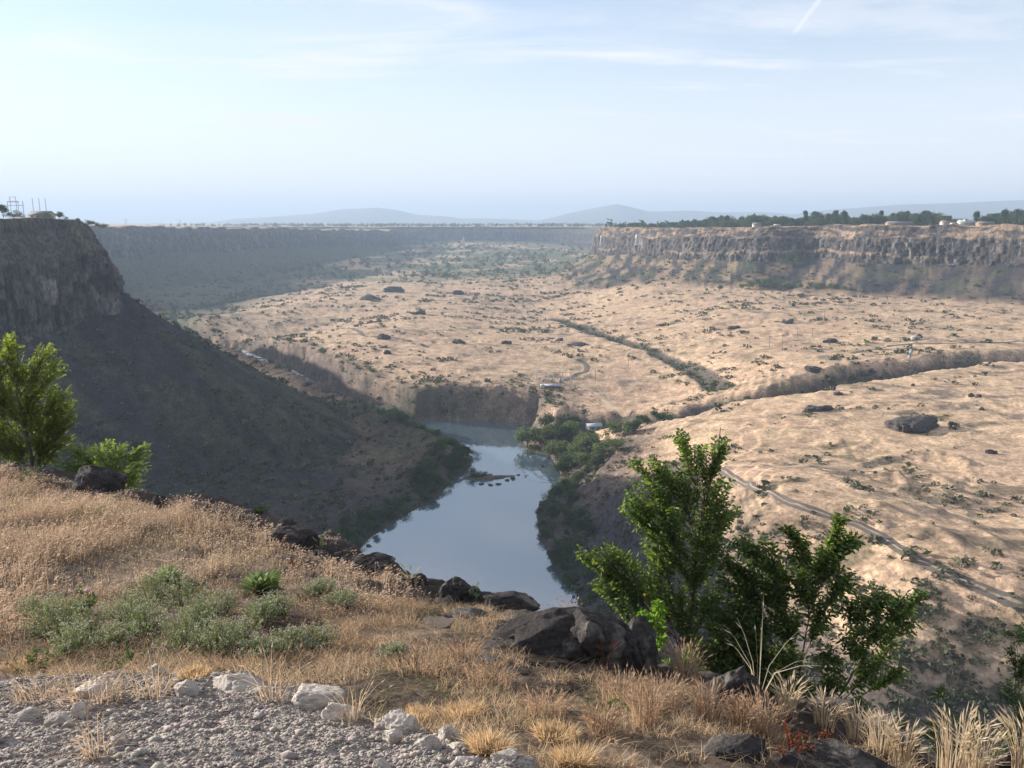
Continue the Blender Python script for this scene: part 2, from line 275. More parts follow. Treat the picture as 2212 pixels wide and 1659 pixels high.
def terrain(x, y, detail=True):
    """height and masks of the canyon floor, talus slopes and uplands"""
    r = np.hypot(x, y)
    z = FLOOR(lp(x, y))
    n1 = fbm(x / 60, y / 60, 11, 4); n2 = fbm(x / 14, y / 14, 12, 4)
    z = z + (n1 * 1.8 + n2 * .40 + .13 * fbm(x / 5, y / 4, 13, 3)) * sstep(90, 200, r)
    tt = (z + .9 * fbm(x / 34, y / 22, 14, 3)) / 1.5; fl = np.floor(tt); z = z + .75 * (fl + sstep(.72, 1.0, tt - fl) - tt) * sstep(-.25, .2, fbm(x / 80, y / 60, 15, 2)) * sstep(120, 220, r)
    bumps = np.clip(fbm(x / 9, y / 9, 71, 3) - .18, 0, 1) * 2.0 * sstep(.0, .35, fbm(x / 45, y / 45, 72, 2) + .1)
    z = z + bumps
    for poly, h in STEPS:
        m = (np.abs(x - poly[:, 0].mean()) < np.ptp(poly[:, 0]) / 2 + 40) & (np.abs(y - poly[:, 1].mean()) < np.ptp(poly[:, 1]) / 2 + 40)
        if m.any():
            d = seg_dist(x[m], y[m], poly) + 0.8 * vnoise(x[m] / 5, y[m] / 5, 91)
            z[m] += h * np.exp(-(d / (1.0 + r[m] * .0035)) ** 2)
    gmask = np.zeros(x.shape)
    for poly, w, dep in GULLY:
        d = seg_dist(x, y, poly) + w * .45 * fbm(x / 40, y / 40, 21, 3) + w * .22 * fbm(x / 9, y / 9, 22, 3)
        k = 1 - sstep(w * .35, w * 1.25, d); z = z - dep * k * (.8 + .3 * fbm(x / 50, y / 50, 23, 2)); gmask = np.maximum(gmask, k)
    tal = np.zeros(x.shape)
    for w in WALLS:
        sd, zf, zr = wall_sd(x, y, w); s0, lim = TALUS[w]
        dd = np.clip(sd, -12, None)
        gl = fbm(x / 35, y / 35, 31, 3) * np.clip(dd, 0, 60) * .05 + (1.1 * fbm(x / 9, y / 9, 32, 3) + 1.0 * np.clip(fbm(x / 4, y / 4, 33, 2) - .1, 0, 1)) * sstep(0, 12, dd)
        zt = zf + 2 - s0 * lim * (1 - np.exp(-np.clip(dd, -12, 2000) / lim)) * 1.02 + gl
        k = sstep(-6, 6, zt - z); z = np.maximum(z, zt) ; tal = np.maximum(tal, k)
    # the river: banks fall to the water
    rd = seg_dist(x, y, np.vstack([RIVER, RIVER[:1]])); ins = inside(x, y, RIVER); rs = np.where(ins, -rd, rd)
    rs = rs + 2.0 * fbm(x / 12, y / 12, 41, 3) + (4.5 * fbm(x / 30, y / 30, 42, 3) + 2.2 * vnoise(x / 7, y / 20, 43)) * sstep(450, 490, y) * sstep(3, 8, rs)
    steep = 0.62 + 1.6 * sstep(470, 520, y) * sstep(-330, -60, x) + .9 * sstep(540, 700, y)
    bank = WATER - 0.4 + np.where(rs > 0, rs * steep, rs * .35)
    bank = np.where(rs > 0, np.minimum(bank, WATER + 0.6 + rs * steep), bank)
    rivmask = sstep(14, 2, rs)
    bank = bank + .035 * np.clip(rs - 18, 0, 400) ** 2; z = np.minimum(z, bank); z = np.where((rs > 0.5) , np.maximum(z, WATER + 0.15 + 0.03 * rs), np.maximum(z, WATER - 3))
    for (ix, iy, ia, ib, ih) in ISLET:
        q = 1 - ((x - ix) / ia) ** 2 - ((y - iy) / ib) ** 2 + .5 * fbm(x / 3, y / 3, 45, 3); z = np.where((q > 0) & (rs < 3), np.maximum(z, WATER + ih * np.minimum(q, 1)), z)
    up = np.zeros(x.shape, bool)
    for w in WALLS:
        sd, zf, zr = wall_sd(x, y, w)
        m = sd < -top_off(w, zr - zf) - MARGIN[w]; up |= m
        roll = fbm(x / 120, y / 120, 51, 3) * np.clip(-sd / 200, 0, 1) * 2.0 + fbm(x / 18, y / 18, 52, 3) * .35
        z = np.where(m, zr + roll, z)
    return z, dict(up=up, talus=tal, gully=gmask, riv=rivmask, rs=rs)
def lerp(a, b, k): return a + (b - a) * k[..., None]
TAN = np.array([0.465, 0.325, 0.21]); TAN2 = np.array([0.36, 0.25, 0.16]); PINK = np.array([0.43, 0.29, 0.195]); ROCK = np.array([0.062, 0.052, 0.048]); SCREE = np.array([0.036, 0.032, 0.037]); SAGE = np.array([0.066, 0.068, 0.042]); GREEN = np.array([0.070, 0.085, 0.035])
def terrain_col(x, y, z, mk):
    n = fbm(x / 40, y / 40, 61, 4); n2 = fbm(x / 7, y / 7, 62, 4); n3 = fbm(x / 3.0, y / 3.0, 63, 2)
    c = lerp(np.broadcast_to(TAN, x.shape + (3,)), PINK, sstep(-.2, .4, n))
    c = lerp(c, TAN2 * .8, sstep(.05, .5, n2) * .6)
    c = c * (1 + .12 * n3[..., None])
    # scrubby and rocky patches, denser beyond the river
    rough = sstep(.12, .42, fbm(x / 26, y / 11, 64, 4) + .10 * sstep(700, 1500, y)) * (0.35 + .65 * sstep(.0, .3, n2 + .1))
    c = lerp(c, SAGE * .9, rough * .6)
    # bare dark lava showing through in broken, sideways-drawn patches
    lava = sstep(.22, .45, fbm(x / 20, y / 7, 68, 4) + .25 * n2) * sstep(-.1, .3, fbm(x / 110, y / 80, 69, 2)); c = lerp(c, ROCK * 1.6, lava * .7)
    r_ = np.hypot(x, y)
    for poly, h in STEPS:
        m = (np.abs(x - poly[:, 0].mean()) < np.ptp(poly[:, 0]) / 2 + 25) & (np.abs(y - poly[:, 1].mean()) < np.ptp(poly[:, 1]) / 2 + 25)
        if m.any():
            d = seg_dist(x[m], y[m], poly) + 1.2 * vnoise(x[m] / 6, y[m] / 6, 92); c[m] = lerp(c[m], np.array([.13, .105, .075]), np.exp(-(d / (.9 + r_[m] * .0028)) ** 2) * (.45 + .35 * vnoise(x[m] / 9, y[m] / 9, 93)))  # dark brush along the scarps, with their shade painted into the colour
    t = mk['talus']; sx = x < -30
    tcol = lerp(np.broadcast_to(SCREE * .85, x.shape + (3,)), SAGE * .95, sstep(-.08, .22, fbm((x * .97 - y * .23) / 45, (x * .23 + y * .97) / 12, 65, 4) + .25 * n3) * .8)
    lit = (y > 700) & (x > 60) & (y < 2000)
    # the sunny right-hand slope keeps streaks of dry grass
    streak = sstep(-.12, .25, fbm((x * .72 - y * .69) / 12, (x * .69 + y * .72) / 60, 66, 4))
    tcol = np.where(lit[..., None], lerp(tcol, TAN2 * .85, streak * .7 * sstep(1400, 900, x * 1.5 + y * .2 + 300)), tcol)
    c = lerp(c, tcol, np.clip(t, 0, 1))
    g = mk['gully']; c = lerp(c, ROCK * 1.15, sstep(.12, .5, g) * .9); c = lerp(c, SAGE, g * sstep(-.2, .3, n2) * .7)
    b = sstep(26, 4, mk['rs']); c = lerp(c, ROCK * 1.2, b * .85 * sstep(300, 420, y) * (1 - .4 * sstep(0, .4, n2)))
    nearbank = sstep(70, 20, mk['rs']) * sstep(430, 380, y); c = lerp(c, SCREE * 1.15, nearbank * .85)
    c = lerp(c, SCREE * 1.6, sstep(-92, -103, z) * sstep(330, 300, y) * .85)  # low near ground: scree tone, spread wider to paint in the rim's shade
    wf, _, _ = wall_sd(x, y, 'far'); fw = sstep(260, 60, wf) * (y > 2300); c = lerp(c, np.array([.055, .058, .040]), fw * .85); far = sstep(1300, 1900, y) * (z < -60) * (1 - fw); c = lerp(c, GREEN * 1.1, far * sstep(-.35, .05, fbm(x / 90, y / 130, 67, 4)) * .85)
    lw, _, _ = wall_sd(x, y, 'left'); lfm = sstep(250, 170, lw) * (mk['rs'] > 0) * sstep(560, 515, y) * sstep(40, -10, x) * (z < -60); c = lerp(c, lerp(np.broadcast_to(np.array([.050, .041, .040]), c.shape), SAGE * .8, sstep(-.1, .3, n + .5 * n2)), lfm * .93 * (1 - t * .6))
    fl = sstep(-330, -480, x + .10 * (y - 1400)) * sstep(850, 1000, y) * (z < -60); c = lerp(c, SAGE * .9 * (1 + .4 * n2[..., None]), fl * .9)
    up = mk['up']; uc = lerp(np.broadcast_to(TAN, x.shape + (3,)), TAN2, sstep(-.2, .3, n))
    c = np.where(up[..., None], uc, c)
    return np.clip(c, .01, 1)
def build_terrain():
    th = np.linspace(R(-47), R(47), 1040)
    ang = np.concatenate([np.linspace(R(56), R(3.2), 640), np.geomspace(R(3.2), R(0.55), 170)[1:]])
    rr = np.concatenate([100 / np.tan(ang), np.geomspace(100 / math.tan(R(.55)), 16000, 26)[1:]])
    T, RR = np.meshgrid(th, rr); x = RR * np.sin(T); y = RR * np.cos(T)
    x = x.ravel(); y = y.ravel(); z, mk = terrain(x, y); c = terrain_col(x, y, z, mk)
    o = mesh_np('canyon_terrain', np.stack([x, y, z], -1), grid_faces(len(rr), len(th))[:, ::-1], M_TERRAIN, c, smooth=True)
    tag(o, kind='structure'); return o
build_terrain()

# rock faces, lofted along each cliff line
def loft_wall(name, w, step, rows, amp, seed, lo=None, hi=None):
    upper = UPPER[w]
    poly = smooth_poly(WALLS[w], 10); s = np.concatenate([[0], np.cumsum(np.hypot(*np.diff(poly[:, :2], axis=0).T))])
    if hi is None: hi = s[-1]
    n = int((hi - (lo or 0)) / step); ss = np.linspace(lo or 0, hi, n)
    px, py, zr, zf = [np.interp(ss, s, poly[:, k]) for k in range(4)]
    tx = np.gradient(px); ty = np.gradient(py); k = 6 * max(1, int(8 / step)) + 1
    ker = np.ones(k) / k; tx = np.convolve(np.pad(tx, k // 2, 'edge'), ker, 'valid'); ty = np.convolve(np.pad(ty, k // 2, 'edge'), ker, 'valid')
    l = np.hypot(tx, ty); nx, ny = ty / l, -tx / l
    mx, my = px + nx * 30, py + ny * 30
    if inside(np.array([mx[n // 2]]), np.array([my[n // 2]]), RIM[w])[0]: nx, ny = -nx, -ny
    V = []; C = []
    t = np.linspace(0, 1, rows)
    # profile: offset outward (canyon side) by t (0 top .. 1 foot)
    S = ss[:, None] + 0 * t[None, :]; Tm = 0 * ss[:, None] + t[None, :]
    H = (zr - zf)[:, None]
    brk = upper + .07 * fbm(S / 70, Tm * 0, seed + 5, 3)            # where the broken upper slope ends and the columns begin
    led = .68 + .10 * fbm(S / 50, Tm * 0, seed + 6, 3)              # a ledge low in the face
    ledw = sstep(-.1, .35, fbm(S / 90, Tm * 0, seed + 7, 2))
    off = np.where(Tm < brk, Tm / brk * H * upper * .50, H * upper * .50 + (Tm - brk) * H * .08) + sstep(led - .02, led + .03, Tm) * ledw * H * .08
    off = off - top_off(w, H)         # foot sits on the cliff line
    big = fbm(S / 55, Tm * .6, seed, 3) * amp * 1.5
    colw = 1 - np.abs(vnoise(S / 5.2 + .7 * vnoise(S / 30, Tm * 3, seed + 2), Tm * 1.1, seed + 1)) ** 1.0
    colf = 1 - np.abs(vnoise(S / 2.4, Tm * 2.4, seed + 3))
    incol = sstep(brk - .03, brk + .04, Tm)
    ci = np.floor(S / 4.2 + .5 * vnoise(S / 17, Tm * 2.0, seed + 20)); rowi = np.floor(Tm * 5 + 3 * hsh(ci.astype(np.int64), ci.astype(np.int64) * 0, ci.astype(np.int64) * 0, seed + 21)); cst = hsh(ci.astype(np.int64), rowi.astype(np.int64), ci.astype(np.int64) * 0, seed + 22)
    ci2 = np.floor(S / 1.9 + .3 * vnoise(S / 9, Tm * 3, seed + 23)); cst2 = hsh(ci2.astype(np.int64), np.floor(Tm * 9 + 4 * hsh(ci2.astype(np.int64), ci2.astype(np.int64) * 0, ci2.astype(np.int64) * 0, seed + 24)).astype(np.int64), ci2.astype(np.int64) * 0, seed + 25)
    joint = ridged(S / 26, Tm * .8, seed + 4, 2)
    off = off + big + incol * ((cst - .5) * amp * 1.1 + (cst2 - .5) * amp * .6 + colw * amp * .3 + (joint - .6) * amp * 1.6) + (1 - incol) * fbm(S / 7, Tm * 9, seed + 8, 4) * amp * .9
    off = off + fbm(S / 4, Tm * H / 4, seed + 9, 3) * amp * .30
    Zc = zr[:, None] - Tm * H - 1.5 * Tm + fbm(S / 25, Tm * 0, seed + 10, 4) * amp * 1.5 * sstep(0.0, .02, 1 - Tm) * (1 - .7 * Tm)
    Zc = Zc - (Tm > .999) * 12
    X = px[:, None] + nx[:, None] * off; Y = py[:, None] + ny[:, None] * off
    # colours: dark basalt, paler columns, dry grass on the broken slopes and ledges
    c = np.broadcast_to(ROCK, X.shape + (3,)) * (1 + .35 * fbm(S / 9, Tm * 6, seed + 11, 4)[..., None])
    pale = incol * sstep(.05, .5, fbm(S / 12, Tm * 2.2, seed + 12, 4)); c = lerp(c, np.array([.15, .128, .112]), pale * {'right': .7, 'left': .7, 'farleft': .25, 'far': .1}[w]); c = c * (1 + incol * ((cst - .5) * .7 + (cst2 - .5) * .7))[..., None]
    if w == 'right':
        gr = (1 - incol) * sstep(-.2, .25, fbm(S / 16, Tm * 14, seed + 13, 4)) + sstep(led - .01, led + .04, Tm) * (1 - sstep(led + .05, led + .12, Tm)) * ledw
        c = lerp(c, TAN2 * .85, np.clip(gr, 0, 1) * .6)
    else:
        gr = (1 - incol) * sstep(-.1, .3, fbm(S / 16, Tm * 14, seed + 13, 4)); c = lerp(c, SAGE * 1.2, np.clip(gr, 0, 1) * .7)
    # lip: run back over the plateau
    lk = {'left': 1, 'right': 1.2, 'farleft': 2.2, 'far': 4.0}[w]; lipx = X[:, :1] - nx[:, None] * np.array([[26., 14., 6.]]) * lk; lipy = Y[:, :1] - ny[:, None] * np.array([[26., 14., 6.]]) * lk
    lz = Zc[:, :1] + np.array([[-.9, .25, .4]]) + .3 * fbm(S[:, :3] / 9, np.array([[0, 1.3, 2.6]]) + 0 * S[:, :3], seed + 15, 3)
    X = np.hstack([lipx, X]); Y = np.hstack([lipy, Y]); Zc = np.hstack([lz, Zc]); c = np.concatenate([np.broadcast_to(TAN2, (n, 3, 3)), c], 1)
    o = mesh_np(name, np.stack([X, Y, Zc], -1).reshape(-1, 3), grid_faces(n, rows + 3), M_CLIFF, np.clip(c, .01, 1).reshape(-1, 3), smooth=False)
    tag(o, kind='structure'); return o
loft_wall('left_bluff_cliff', 'left', .8, 110, 2.9, 101)
loft_wall('shaded_far_cliff', 'farleft', 4.0, 44, 4.5, 202, lo=300)
loft_wall('sunlit_canyon_cliff', 'right', 1.4, 84, 2.6, 303, lo=700)
loft_wall('distant_canyon_cliff', 'far', 7.0, 34, 1.2, 404, lo=500)

# water
def build_water():
    m = bpy.data.materials.new('river_water'); m.use_nodes = True; nt = m.node_tree; b = nt.nodes['Principled BSDF']; N = nt.nodes.new; L = nt.links.new
    b.inputs['Base Color'].default_value = (.07, .10, .12, 1); b.inputs['Roughness'].default_value = .04; b.inputs['IOR'].default_value = 4.0
    g = N('ShaderNodeNewGeometry'); mp = N('ShaderNodeMapping'); mp.inputs['Scale'].default_value = (.35, .12, 1); L(g.outputs['Position'], mp.inputs[0])
    n = N('ShaderNodeTexNoise'); n.inputs['Scale'].default_value = 1.0; n.inputs['Detail'].default_value = 4; L(mp.outputs[0], n.inputs['Vector'])
    bp = N('ShaderNodeBump'); bp.inputs['Strength'].default_value = 1.0; bp.inputs['Distance'].default_value = .05; L(n.outputs[0], bp.inputs['Height']); L(bp.outputs[0], b.inputs['Normal'])
    sp = N('ShaderNodeSeparateXYZ'); L(g.outputs['Position'], sp.inputs[0])
    def band(lo, a1, b1, hi):
        r1 = N('ShaderNodeMapRange'); L(sp.outputs['Y'], r1.inputs[0]); r1.inputs[1].default_value = lo; r1.inputs[2].default_value = a1
        r2 = N('ShaderNodeMapRange'); L(sp.outputs['Y'], r2.inputs[0]); r2.inputs[1].default_value = b1; r2.inputs[2].default_value = hi; r2.inputs[3].default_value = 1; r2.inputs[4].default_value = 0
        q = N('ShaderNodeMath'); q.operation = 'MULTIPLY'; L(r1.outputs[0], q.inputs[0]); L(r2.outputs[0], q.inputs[1]); return q.outputs[0]
    rif = band(372, 395, 410, 440); rap = band(640, 690, 830, 900)
    st = N('ShaderNodeMath'); st.operation = 'MULTIPLY_ADD'; L(rif, st.inputs[0]); st.inputs[1].default_value = .45; st.inputs[2].default_value = .06; L(st.outputs[0], bp.inputs['Distance'])
    mp2 = N('ShaderNodeMapping'); mp2.inputs['Scale'].default_value = (.10, .35, 1); L(g.outputs['Position'], mp2.inputs[0]); n3 = N('ShaderNodeTexNoise'); n3.inputs['Scale'].default_value = 1.0; n3.inputs['Detail'].default_value = 6; L(mp2.outputs[0], n3.inputs['Vector'])
    fm = N('ShaderNodeMapRange'); L(n3.outputs[0], fm.inputs[0]); fm.inputs[1].default_value = .42; fm.inputs[2].default_value = .6
    def mul(a_, b_): q = N('ShaderNodeMath'); q.operation = 'MULTIPLY'; L(a_, q.inputs[0]); L(b_, q.inputs[1]); return q.outputs[0]
    foam = mul(fm.outputs[0], rap); mx = N('ShaderNodeMix'); mx.data_type = 'RGBA'; L(foam, mx.inputs['Factor']); mx.inputs['A'].default_value = (.07, .10, .12, 1); mx.inputs['B'].default_value = (.75, .78, .80, 1); L(mx.outputs['Result'], b.inputs['Base Color'])
    rg = N('ShaderNodeMath'); rg.operation = 'MULTIPLY_ADD'; L(foam, rg.inputs[0]); rg.inputs[1].default_value = .6; rg.inputs[2].default_value = .04; L(rg.outputs[0], b.inputs['Roughness'])
    xs = np.linspace(-900, 120, 60); ys = np.linspace(120, 1750, 120); X, Y = np.meshgrid(xs, ys)
    o = mesh_np('river_water', np.stack([X.ravel(), Y.ravel(), np.full(X.size, WATER)], -1), grid_faces(120, 60), m)
    tag(o, kind='structure')
build_water()


# ------------------------------------------------------------------ the rim we stand on
FG = [(0, 1659, 4.2), (550, 1659, 4.2), (1106, 1659, 4.25), (1660, 1659, 4.7), (2212, 1668, 5.4), (0, 1485, 6.2), (250, 1480, 6.1), (500, 1478, 6.0), (740, 1560, 5.3), (900, 1600, 4.95), (200, 1570, 5.1), (450, 1570, 5.05),
      (150, 1440, 7.2), (500, 1440, 7.1), (900, 1440, 7.1), (1150, 1500, 6.4), (1300, 1520, 6.2), (1700, 1620, 5.3), (0, 1250, 11), (360, 1268, 11), (600, 1258, 11), (1000, 1335, 9.5), (0, 1100, 15.5), (300, 1122, 15), (600, 1180, 13.3), (700, 1300, 9.9), (1200, 1400, 8.3), (1300, 1450, 7.6),
      (-200, 1000, 21), (30, 1012, 20), (160, 1040, 19.5), (330, 1078, 18), (460, 1096, 17), (560, 1118, 16.3), (640, 1150, 15), (780, 1192, 13.8), (830, 1228, 13), (920, 1268, 12.3), (1030, 1298, 11.6), (1110, 1310, 11.2), (1290, 1385, 9.6), (1430, 1460, 8.4), (1560, 1485, 8), (1690, 1515, 7.6), (1760, 1555, 7), (1950, 1625, 6), (2100, 1662, 5.5)]
FGP = np.array([at_y(*c) for c in FG] + [(-6, 2, -2.7), (0, 1.5, -2.6), (6, 2, -2.9), (-12, 8, -3.9), (-14, 4, -3.2)])
FGT = TPS(FGP[:, :2] / 5, FGP[:, 2], 1e-3)
RIM_PX = [(-700, 960, 22), (-200, 985, 21.5), (30, 1000, 20.6), (160, 1030, 20), (330, 1070, 18.6), (460, 1090, 17.6), (560, 1110, 16.8), (640, 1142, 15.4), (780, 1184, 14.2), (830, 1218, 13.4), (920, 1258, 12.7), (1030, 1288, 12), (1110, 1300, 11.6), (1200, 1330, 10.9), (1290, 1370, 10.1), (1430, 1446, 8.8), (1560, 1470, 8.4), (1690, 1500, 7.9), (1760, 1540, 7.3), (1950, 1612, 6.2), (2100, 1650, 5.7), (2300, 1690, 5.2)]
RIMXY = np.array([at_y(*c)[:2] for c in RIM_PX]); RIMPOLY = np.vstack([RIMXY, [(9, 4), (12, -6), (-30, -6), (-40, 25)]])
RIMLINE = np.vstack([[(-40, 27)], RIMXY, [(9, 4), (14, -2)]])
def rim_sd(x, y):
    d = seg_dist(x, y, RIMLINE); return np.where(inside(x, y, RIMPOLY), -d, d)
GRAVEL = np.array([at_y(*c)[:2] for c in [(-400, 1700, 4), (-300, 1485, 6.2), (0, 1482, 6.2), (250, 1470, 6.2), (520, 1472, 6.1), (640, 1505, 5.8), (760, 1560, 5.3), (900, 1590, 5.0), (1010, 1625, 4.7), (1160, 1665, 4.2), (1160, 1900, 3)]])
def gravel_mask(x, y):
    d = seg_dist(x, y, np.vstack([GRAVEL, GRAVEL[:1]])); sd = np.where(inside(x, y, GRAVEL), d, -d) + .12 * fbm(x * 3, y * 3, 801, 3)
    return sstep(-.10, .10, sd)
def fg(x, y, fine=True):
    z = FGT(np.stack([x, y], -1) / 5); d = rim_sd(x, y)
    g = gravel_mask(x, y)
    z = z + .06 * fbm(x * 1.1, y * 1.1, 802, 3) * (1 - g) + .10 * g
    # broken basalt ledges near the rim
    led = sstep(-2.6, -.4, d); t = fbm(x * .9, y * 1.6, 803, 3); st = (np.floor(t * 5) / 5 + sstep(.6, 1, t * 5 - np.floor(t * 5)) / 5)
    z = z + led * st * .42
    if fine:
        z = z + g * (.045 * fbm(x * 7, y * 7, 804, 3) + .022 * np.clip(ridged(x * 15, y * 15, 805, 2) - .5, 0, 1)) + (1 - g) * .03 * fbm(x * 6, y * 6, 806, 3)
    o = np.clip(d, 0, 60); z = z - (1.1 * np.minimum(o, 1.2) + 3.1 * np.clip(o - 1.2, 0, 40))
    return np.maximum(z, -128)
def fg_hit(x, y):
    """where the view ray of a pixel meets the foreground (first hit)"""
    d = ray(x, y); Ys = np.linspace(2.5, 26, 600); P = d[None] * (Ys / d[1])[:, None]
    z = fg(P[:, 0], P[:, 1], False); k = np.argmax(P[:, 2] < z)
    return P[k] if (P[:, 2] < z).any() else None
def fgz(x, y): return float(fg(np.array([x], float), np.array([y], float))[0])
SOIL = np.array([.062, .046, .036]); LITTER = np.array([.20, .145, .10]); GRAV = np.array([.27, .232, .205])
M_FG = mat_tint('rim_ground', 0.95, 9.0, .45, .03, 14.0, .15)
def build_fg():
    th = np.linspace(R(-52), R(60), 900); rr = np.concatenate([np.geomspace(2.2, 26, 640), np.geomspace(26, 85, 60)[1:]])
    T, Q = np.meshgrid(th, rr); x = (Q * np.sin(T)).ravel(); y = (Q * np.cos(T)).ravel(); z = fg(x, y); d = rim_sd(x, y); g = gravel_mask(x, y)
    n = fbm(x * 1.7, y * 1.7, 811, 4); n2 = fbm(x * 8, y * 8, 812, 3)
    c = lerp(np.broadcast_to(SOIL, x.shape + (3,)), LITTER, sstep(-.25, .35, n + .4 * n2) * .8)
    rk = sstep(-2.2, -.5, d + 1.2 * n); c = lerp(c, ROCK * 1.05, rk * .9)
    gc = np.broadcast_to(GRAV, x.shape + (3,)) * (1 + .30 * n2[..., None] + .22 * fbm(x * 2, y * 2, 813, 3)[..., None])
    c = lerp(c, gc, g); c = lerp(c, ROCK, sstep(.2, 1.0, d))
    o = mesh_np('rim_ground', np.stack([x, y, z], -1), grid_faces(len(rr), len(th))[:, ::-1], M_FG, np.clip(c, .01, 1), smooth=True); tag(o, kind='structure')
build_fg()

# ------------------------------------------------------------------ vegetation and rock generators
RNG = np.random.default_rng(7)
def U(a, b, n=None): return RNG.uniform(a, b, n)
def norm(v): return v / (np.linalg.norm(v, axis=-1, keepdims=True) + 1e-9)
M_LEAF = mat_tint('leaf', 0.55, spec=.3, trans=.45, tcol=(1.5, 1.55, .55))
M_LEAFFAR = mat_tint('far_leaf', 0.8, spec=.1, trans=.25, tcol=(1.3, 1.3, .6))
M_STRAW = mat_tint('straw', 0.8, spec=.15, trans=.4, tcol=(1.15, 1.05, .92))
M_HERB = mat_tint('herb', 0.75, spec=.15, trans=.3, tcol=(1.2, 1.25, .7))
M_BARK = mat_tint('bark', 0.9, 30.0, .3, .004, color=(.13, .10, .08))
M_ROCK = mat_tint('rock', 0.92, 22.0, .55, .05, 16.0, .15)
M_LIME = mat_tint('limestone', 0.9, 16.0, .22, .015, 12.0, .15)
def tubes(paths, sides=5):
    """paths: list of (points (k,3), radii (k)); one mesh of tapered tubes"""
    V = []; F = []; b = 0
    for P, r in paths:
        P = np.asarray(P, float); k = len(P); T = norm(np.gradient(P, axis=0)); up = np.where(np.abs(T[:, 2:3]) > .9, np.array([[1., 0, 0]]), np.array([[0, 0, 1.]]))
        A = norm(np.cross(T, up)); B = np.cross(T, A); a = np.arange(sides) / sides * 2 * np.pi
        ring = P[:, None] + np.asarray(r)[:, None, None] * (np.cos(a)[None, :, None] * A[:, None] + np.sin(a)[None, :, None] * B[:, None])
        V.append(ring.reshape(-1, 3)); i = np.arange(k - 1)[:, None] * sides + np.arange(sides)[None]; j = np.arange(k - 1)[:, None] * sides + (np.arange(sides)[None] + 1) % sides
        F.append(np.stack([i, j, j + sides, i + sides], -1).reshape(-1, 4) + b); b += k * sides
    return np.vstack(V), np.vstack(F)
def leaves(P, D, Nn, L, Wd, curl=.15):
    """lens-shaped folded leaves: base, direction, normal, length, width"""
    D = norm(D); S = norm(np.cross(D, Nn)); Nn = np.cross(S, D); L = L[:, None]; Wd = Wd[:, None]
    q = [P, P + D * L * .30 + S * Wd * .48 + Nn * Wd * .16, P + D * L * .68 + S * Wd * .40 + Nn * (Wd * .12 - L * curl * .4), P + D * L - Nn * L * curl, P + D * L * .68 - S * Wd * .40 + Nn * (Wd * .12 - L * curl * .4), P + D * L * .30 - S * Wd * .48 + Nn * Wd * .16]
    V = np.stack(q, 1).reshape(-1, 3); i = np.arange(len(P))[:, None] * 6
    return V, np.vstack([i + np.array([[0, 1, 2, 3]]), i + np.array([[0, 3, 4, 5]])])
def merge(parts):
    V = []; Fd = {}; C = []; b = 0
    for v, f, c in parts:
        V.append(v); C.append(np.broadcast_to(c, v.shape))
        for g in (f if isinstance(f, list) else [f]): Fd.setdefault(g.shape[1], []).append(g + b)
        b += len(v)
    return np.vstack(V), [np.vstack(x) for x in Fd.values()], np.vstack(C)
def stalks(base, h, lean, ldir, w, col, head=0.0, hw=.016, hcol=None, droop=.0, heads_mask=None):
    """grass stalks: thin three-level ribbons, with feathery seed heads on the last part"""
    n = len(base); a = U(0, 2 * np.pi, n); S = np.stack([np.cos(a), np.sin(a), 0 * a], -1)
    Ld = np.stack([np.cos(ldir), np.sin(ldir), 0 * ldir], -1)
    def pt(t): return base + np.array([0, 0, 1.]) * (h * t * (1 - .25 * lean * t))[:, None] + Ld * (h * lean * t ** 2)[:, None]
    lv = [0, .45, .8, 1.0]; ww = [1, .8, .5, .15]; V = []
    for t, k in zip(lv, ww): p = pt(t); V += [p - S * (w * k)[:, None], p + S * (w * k)[:, None]]
    V = np.stack(V, 1).reshape(-1, 3); i = np.arange(n)[:, None] * 8
    F = np.vstack([i + np.array([[2 * k, 2 * k + 1, 2 * k + 3, 2 * k + 2]]) for k in range(3)]); C = np.repeat(col, 8, 0)
    parts = [(V, F, C)]
    if head > 0:
        m = np.ones(n, bool) if heads_mask is None else heads_mask; k = m.sum(); hh = h[m]; p0 = pt(.86)[m]; D = norm(pt(1.0)[m] - pt(.86)[m] + Ld[m] * (droop * h[m])[:, None])
        hl = np.minimum(head, hh * .45) * U(.7, 1.3, k); hd = p0 + D * hl[:, None]; md = p0 + D * (hl * .4)[:, None]
        for ang in (0, 1.57):
            aa = a[m] + ang; s2 = np.stack([np.cos(aa), np.sin(aa), 0 * aa], -1) * (hw * U(.6, 1.3, k))[:, None]
            v = np.stack([p0, md + s2, hd, md - s2], 1).reshape(-1, 3); parts.append((v, np.arange(k * 4).reshape(-1, 4), np.repeat((hcol if hcol is not None else col)[m] if (hcol is None or len(hcol) == n) else np.broadcast_to(hcol, (k, 3)), 4, 0)))
    return merge(parts)
def ico(sub):
    import bmesh
    bm = bmesh.new(); bmesh.ops.create_icosphere(bm, subdivisions=sub, radius=1.0); V = np.array([v.co[:] for v in bm.verts]); F = np.array([[v.index for v in f.verts] for f in bm.faces]); bm.free(); return V, F
ICO = {k: ico(k) for k in (1, 2, 3, 5)}
